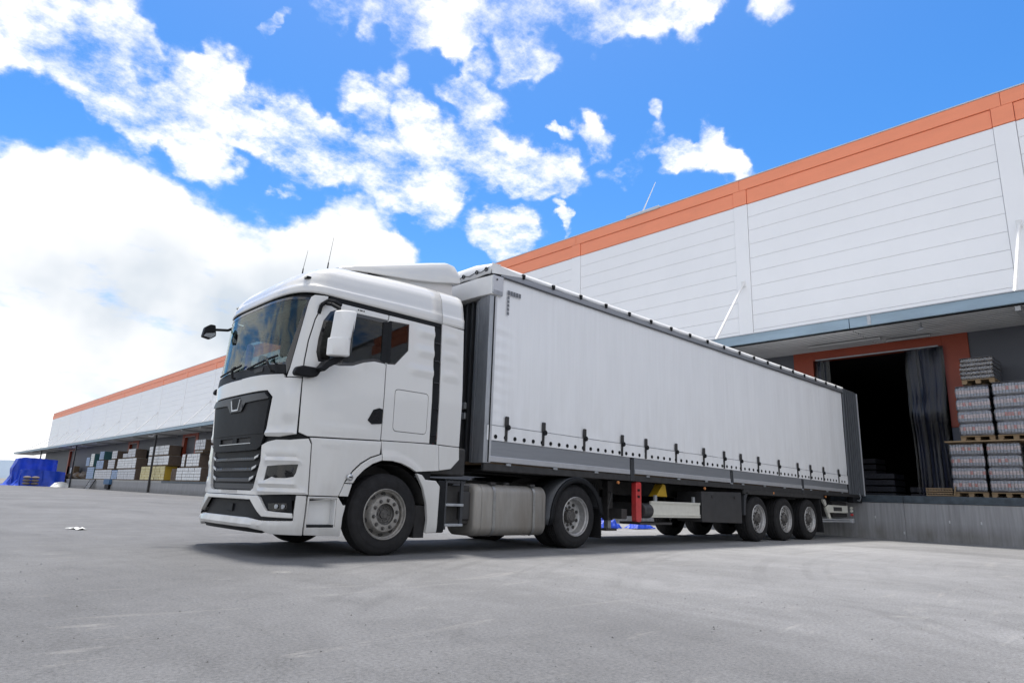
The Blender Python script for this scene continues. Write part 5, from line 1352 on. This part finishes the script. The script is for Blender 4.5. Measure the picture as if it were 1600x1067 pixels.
# sacks and odd goods
rnd = random.Random(3)
for k in range(14):
    y = 100.5+k*.95; h = rnd.uniform(.3, .55); z = 1.2; m__ = rnd.choice([sackm, cardb, wooddark, sackm])
    bm = bmesh.new(); bmesh.ops.create_icosphere(bm, subdivisions=2, radius=1)
    for v in bm.verts: v.co = Vector((v.co.x*.6, v.co.y*.62, v.co.z*h+h))*(1+.15*noise.noise(v.co*2+Vector((k, 0, 0))))
    me = bpy.data.meshes.new('sack'); bm.to_mesh(me); bm.free()
    for v in me.vertices: v.co += Vector((16.6+rnd.uniform(-.1, .5), y, z))
    tag(link('sack', me, m__, None), 'brown bulging sack in the heap on the far dock, '+('nearest of the heap' if k == 0 else 'farthest of the heap' if k == 13 else 'in the middle of the heap'), 'sack', 'heap of sacks on the far dock')
for (y, z0, z1, l) in ((112.4, 1.2, 2.9, 'upright pale drum standing at the far end of the dock'), (110.8, 1.2, 3.1, 'dark upright crate among the goods at the far end of the dock')):
    tag(MB().box(16.8, 17.5, y-.5, y+.5, z0, z1).build('tall_crate', paper if 'pale' in l else wooddark, None, bevel=.05), l, 'crate')

# ---- blue tarpaulin over goods in the yard
def cloth(name, prof, y0, y1, label, cat, m_=tarpb, seed=0, parent=None, sub=26):
    """draped sheet: prof is the outline (x,z) of the covered heap, run from y0 to y1"""
    pts = []
    for a, b in zip(prof, prof[1:]):
        n_ = max(2, int(math.hypot(b[0]-a[0], b[1]-a[1])/.22))
        for k in range(n_): pts.append((a[0]+(b[0]-a[0])*k/n_, a[1]+(b[1]-a[1])*k/n_))
    pts.append(prof[-1]); vs = []; ny_ = 14
    for j in range(ny_+1):
        y = y0+(y1-y0)*j/ny_
        for (x, z) in pts:
            e = Vector((x*1.1+seed, y*.9, z*.5)); f = noise.noise(e)*.22*min(1, z)
            g2 = noise.noise(Vector((x*3+seed, y*2, z*.8)))*.10
            vs.append((x+f, y+g2+f, max(.01, z+g2*.6)))
    n_ = len(pts); fs = [(j*n_+i, j*n_+i+1, (j+1)*n_+i+1, (j+1)*n_+i) for j in range(ny_) for i in range(n_-1)]
    # front drop with folds
    base = len(vs); nz = 10
    for r in range(nz+1):
        t = r/nz
        for i, (x, z) in enumerate(pts):
            zz = z*(1-t); v0 = vs[i]
            fold = .16*sin(i*.75+seed)*t+.10*noise.noise(Vector((i*.4, t*3, seed)))
            vs.append((v0[0]*(1)+.0, v0[1]-fold*.9-.05-.4*t*t, max(.01, v0[2]*(1-t)+.01)))
    for r in range(nz):
        for i in range(n_-1): fs.append((base+r*n_+i, base+r*n_+i+1, base+(r+1)*n_+i+1, base+(r+1)*n_+i))
    o = MB().add(vs, fs).build(name, m_, parent, fix=False, ang=60)
    if label: tag(o, label, cat)
    return o
DY = 112
def tX(u): # pixel column of the photograph -> x at the tarpaulins' distance (measured table)
    return u
cloth('tarpaulin', [(8.6,.02),(9.2,.15),(9.9,1.5),(9.75,2.4),(10.25,3.85),(11.0,4.02),(13.0,3.98),(15.0,3.86),(15.15,2.6)], 113, 116, 'big creased blue tarpaulin over the tall rear heap in the yard', 'tarpaulin', seed=1)
cloth('tarpaulin', [(9.7,.02),(10.4,.9),(10.6,2.25),(12.4,2.30),(13.0,2.25)], 110.6, 112.8, 'creased blue tarpaulin with an opening showing sacks, at the left', 'tarpaulin', seed=4)
cloth('tarpaulin', [(13.0,2.25),(13.4,2.25),(15.6,2.15),(15.95,2.1),(16.0,.02)], 110.4, 113, 'low blue tarpaulin cover beside the dock end, above the white sheet', 'tarpaulin', seed=9)
rnd = random.Random(9)
for i in range(2):
    for j in range(3):
        x = 11.2+i*1.0; z = .15+.42*j
        bm = bmesh.new(); bmesh.ops.create_icosphere(bm, subdivisions=2, radius=1)
        for v in bm.verts: v.co = Vector((v.co.x*.50, v.co.y*.4, v.co.z*.20+.2))
        me = bpy.data.meshes.new('sack'); bm.to_mesh(me); bm.free()
        for v in me.vertices: v.co += Vector((x, 109.6, z))
        tag(link('sack', me, sackm, None), '%s grey-brown sack in the %s pile under the tarpaulin opening' % (['bottom', 'middle', 'top'][j], ['left', 'right'][i]), 'sack', 'sacks under the blue tarpaulin')
o = cloth('white_sheet', [(14.0,.02),(14.5,.55),(15.2,.75),(16.0,.45),(16.9,.02)], 107.5, 109, 'crumpled white plastic sheet on the ground beside the blue tarpaulin', 'plastic sheet', m_=paper, seed=5)
# blue sheets lying far behind the trailer
def crumple(cx_, cy_, rx, ry, h, label, m_=tarpb):
    n_ = 26; vs = []
    for i in range(n_+1):
        for j in range(n_+1):
            a = i/n_*2-1; b = j/n_*2-1; r = max(abs(a), abs(b))
            z = h*max(0, 1-r*r)*(.55+.9*abs(noise.noise(Vector((a*2.6+cx_, b*2.6, 1)))))+.05*abs(noise.noise(Vector((a*9, b*9, cy_))))
            vs.append((cx_+a*rx*(1+.2*noise.noise(Vector((a, b, 4)))), cy_+b*ry, .008+z))
    return tag(MB().add(vs, [(i*(n_+1)+j, (i+1)*(n_+1)+j, (i+1)*(n_+1)+j+1, i*(n_+1)+j+1) for i in range(n_) for j in range(n_)]).build('tarpaulin', m_, None, fix=False, ang=70), label, 'tarpaulin')
crumple(10.55, 5.0, .40, .30, .36, 'small crumpled blue sheet on the ground behind the drive wheel')
crumple(11.75, 4.7, .45, .25, .22, 'crumpled blue sheet on the ground behind the red extinguisher case')
# piece of litter in front of the truck
lv_ = []; 
for i in range(9):
    for j in range(4):
        a = i/8-.5; b = j/3-.5; lv_.append((-2.1+a*.10+b*.14, 5.75-a*.55+b*.10, .006+.05*abs(noise.noise(Vector((i*.7, j, 2))))))
tag(MB().add(lv_, [(i*4+j, (i+1)*4+j, (i+1)*4+j+1, i*4+j+1) for i in range(8) for j in range(3)]).build('litter', paper, None, fix=False), 'torn scrap of white paper lying on the asphalt left of the truck', 'litter')
# loose stones on the asphalt
rnd = random.Random(21); g_ = MB()
for k in range(900):
    d = rnd.uniform(1.2, 14); a = YAW+rnd.uniform(-.75, .75)
    x = CX+d*cos(a); y = CY+d*sin(a); s_ = rnd.choice([.0015, .002, .002, .003, .003, .004, .005])*(1+.6*rnd.random())
    if -1.6 < x < 16 and 0 < y < 2.5: continue
    if x > 16: continue
    vs = [(x+s_*cos(q*2.1+k)*(1+.3*rnd.random()), y+s_*sin(q*2.1+k)*(1+.3*rnd.random()), .0) for q in range(3)]+[(x+s_*.1, y, s_*1.1)]
    g_.add(vs, [(0,1,3),(1,2,3),(2,0,3)])
tag(g_.build('gravel', stonem, None, smooth=False), kind='stuff')
# ---- far left: field, hedge, hills, wire
def ridge(name, x0, x1, yb, h, m_, seed, kind='structure', depth=200):
    vs = []; n_ = 60
    for i in range(n_+1):
        t = i/n_; x = x0+(x1-x0)*t; z = h*(.45+.55*noise.fractal(Vector((t*5+seed, 0, 0)), 1, 2, 4)+.3)*min(1, 6*t+.6)
        vs += [(x, yb, 0), (x, yb+depth*.5, max(1, z)), (x, yb+depth, 0)]
    o = MB().add(vs, [(3*i+k, 3*i+k+1, 3*i+k+4, 3*i+k+3) for i in range(n_) for k in range(2)]).build(name, m_, None, fix=False, ang=60)
    return tag(o, kind=kind)
hillm = mat('hazed_hill', (.20, .25, .31), 1.0, 0, 0, .12, .004)  # distance haze is painted into the hill colour
fieldm = mat('dry_field', (.22, .21, .19), 1.0, 0, 0, .2, .05)
ridge('hills', -1500, 900, 2200, 58, hillm, 2)
ridge('field', -60, 40, 230, 1.6, fieldm, 5, depth=160)
rnd = random.Random(5); hb2 = MB()
for k in range(1500):
    x = rnd.uniform(-6, 16); t = (x+6)/22; top = 1.2+3.6*t+.5*noise.noise(Vector((x*.5, 0, 0)))
    y = 190+rnd.uniform(-2, 2); z = rnd.uniform(.1, 1)*top; s_ = .45
    n1_ = Vector((rnd.uniform(-1, 1), rnd.uniform(-1, 1), rnd.uniform(-.3, 1))).normalized(); e1_ = n1_.orthogonal().normalized()*s_; e2_ = n1_.cross(e1_)
    c = Vector((x, y, z)); hb2.add([c-e1_-e2_*.6, c+e1_-e2_*.6, c+e1_*.6+e2_, c-e1_*.6+e2_*.8], [(0,1,2,3)])
tag(hb2.build('hedge', leafm, None, smooth=False, fix=False), 'low dark green hedge beyond the yard, left of the blue tarpaulin', 'hedge')
wr = MB(); pts = [(-14+25.5*t, 160+3*t, 7.9-2.2*t-2.0*4*t*(1-t)*.35+.0) for t in [i/14 for i in range(15)]]
wr.tube(pts, .035, 5); tag(wr.build('overhead_cable', dark, None), 'sagging overhead cable leading to the far end of the canopy', 'cable')
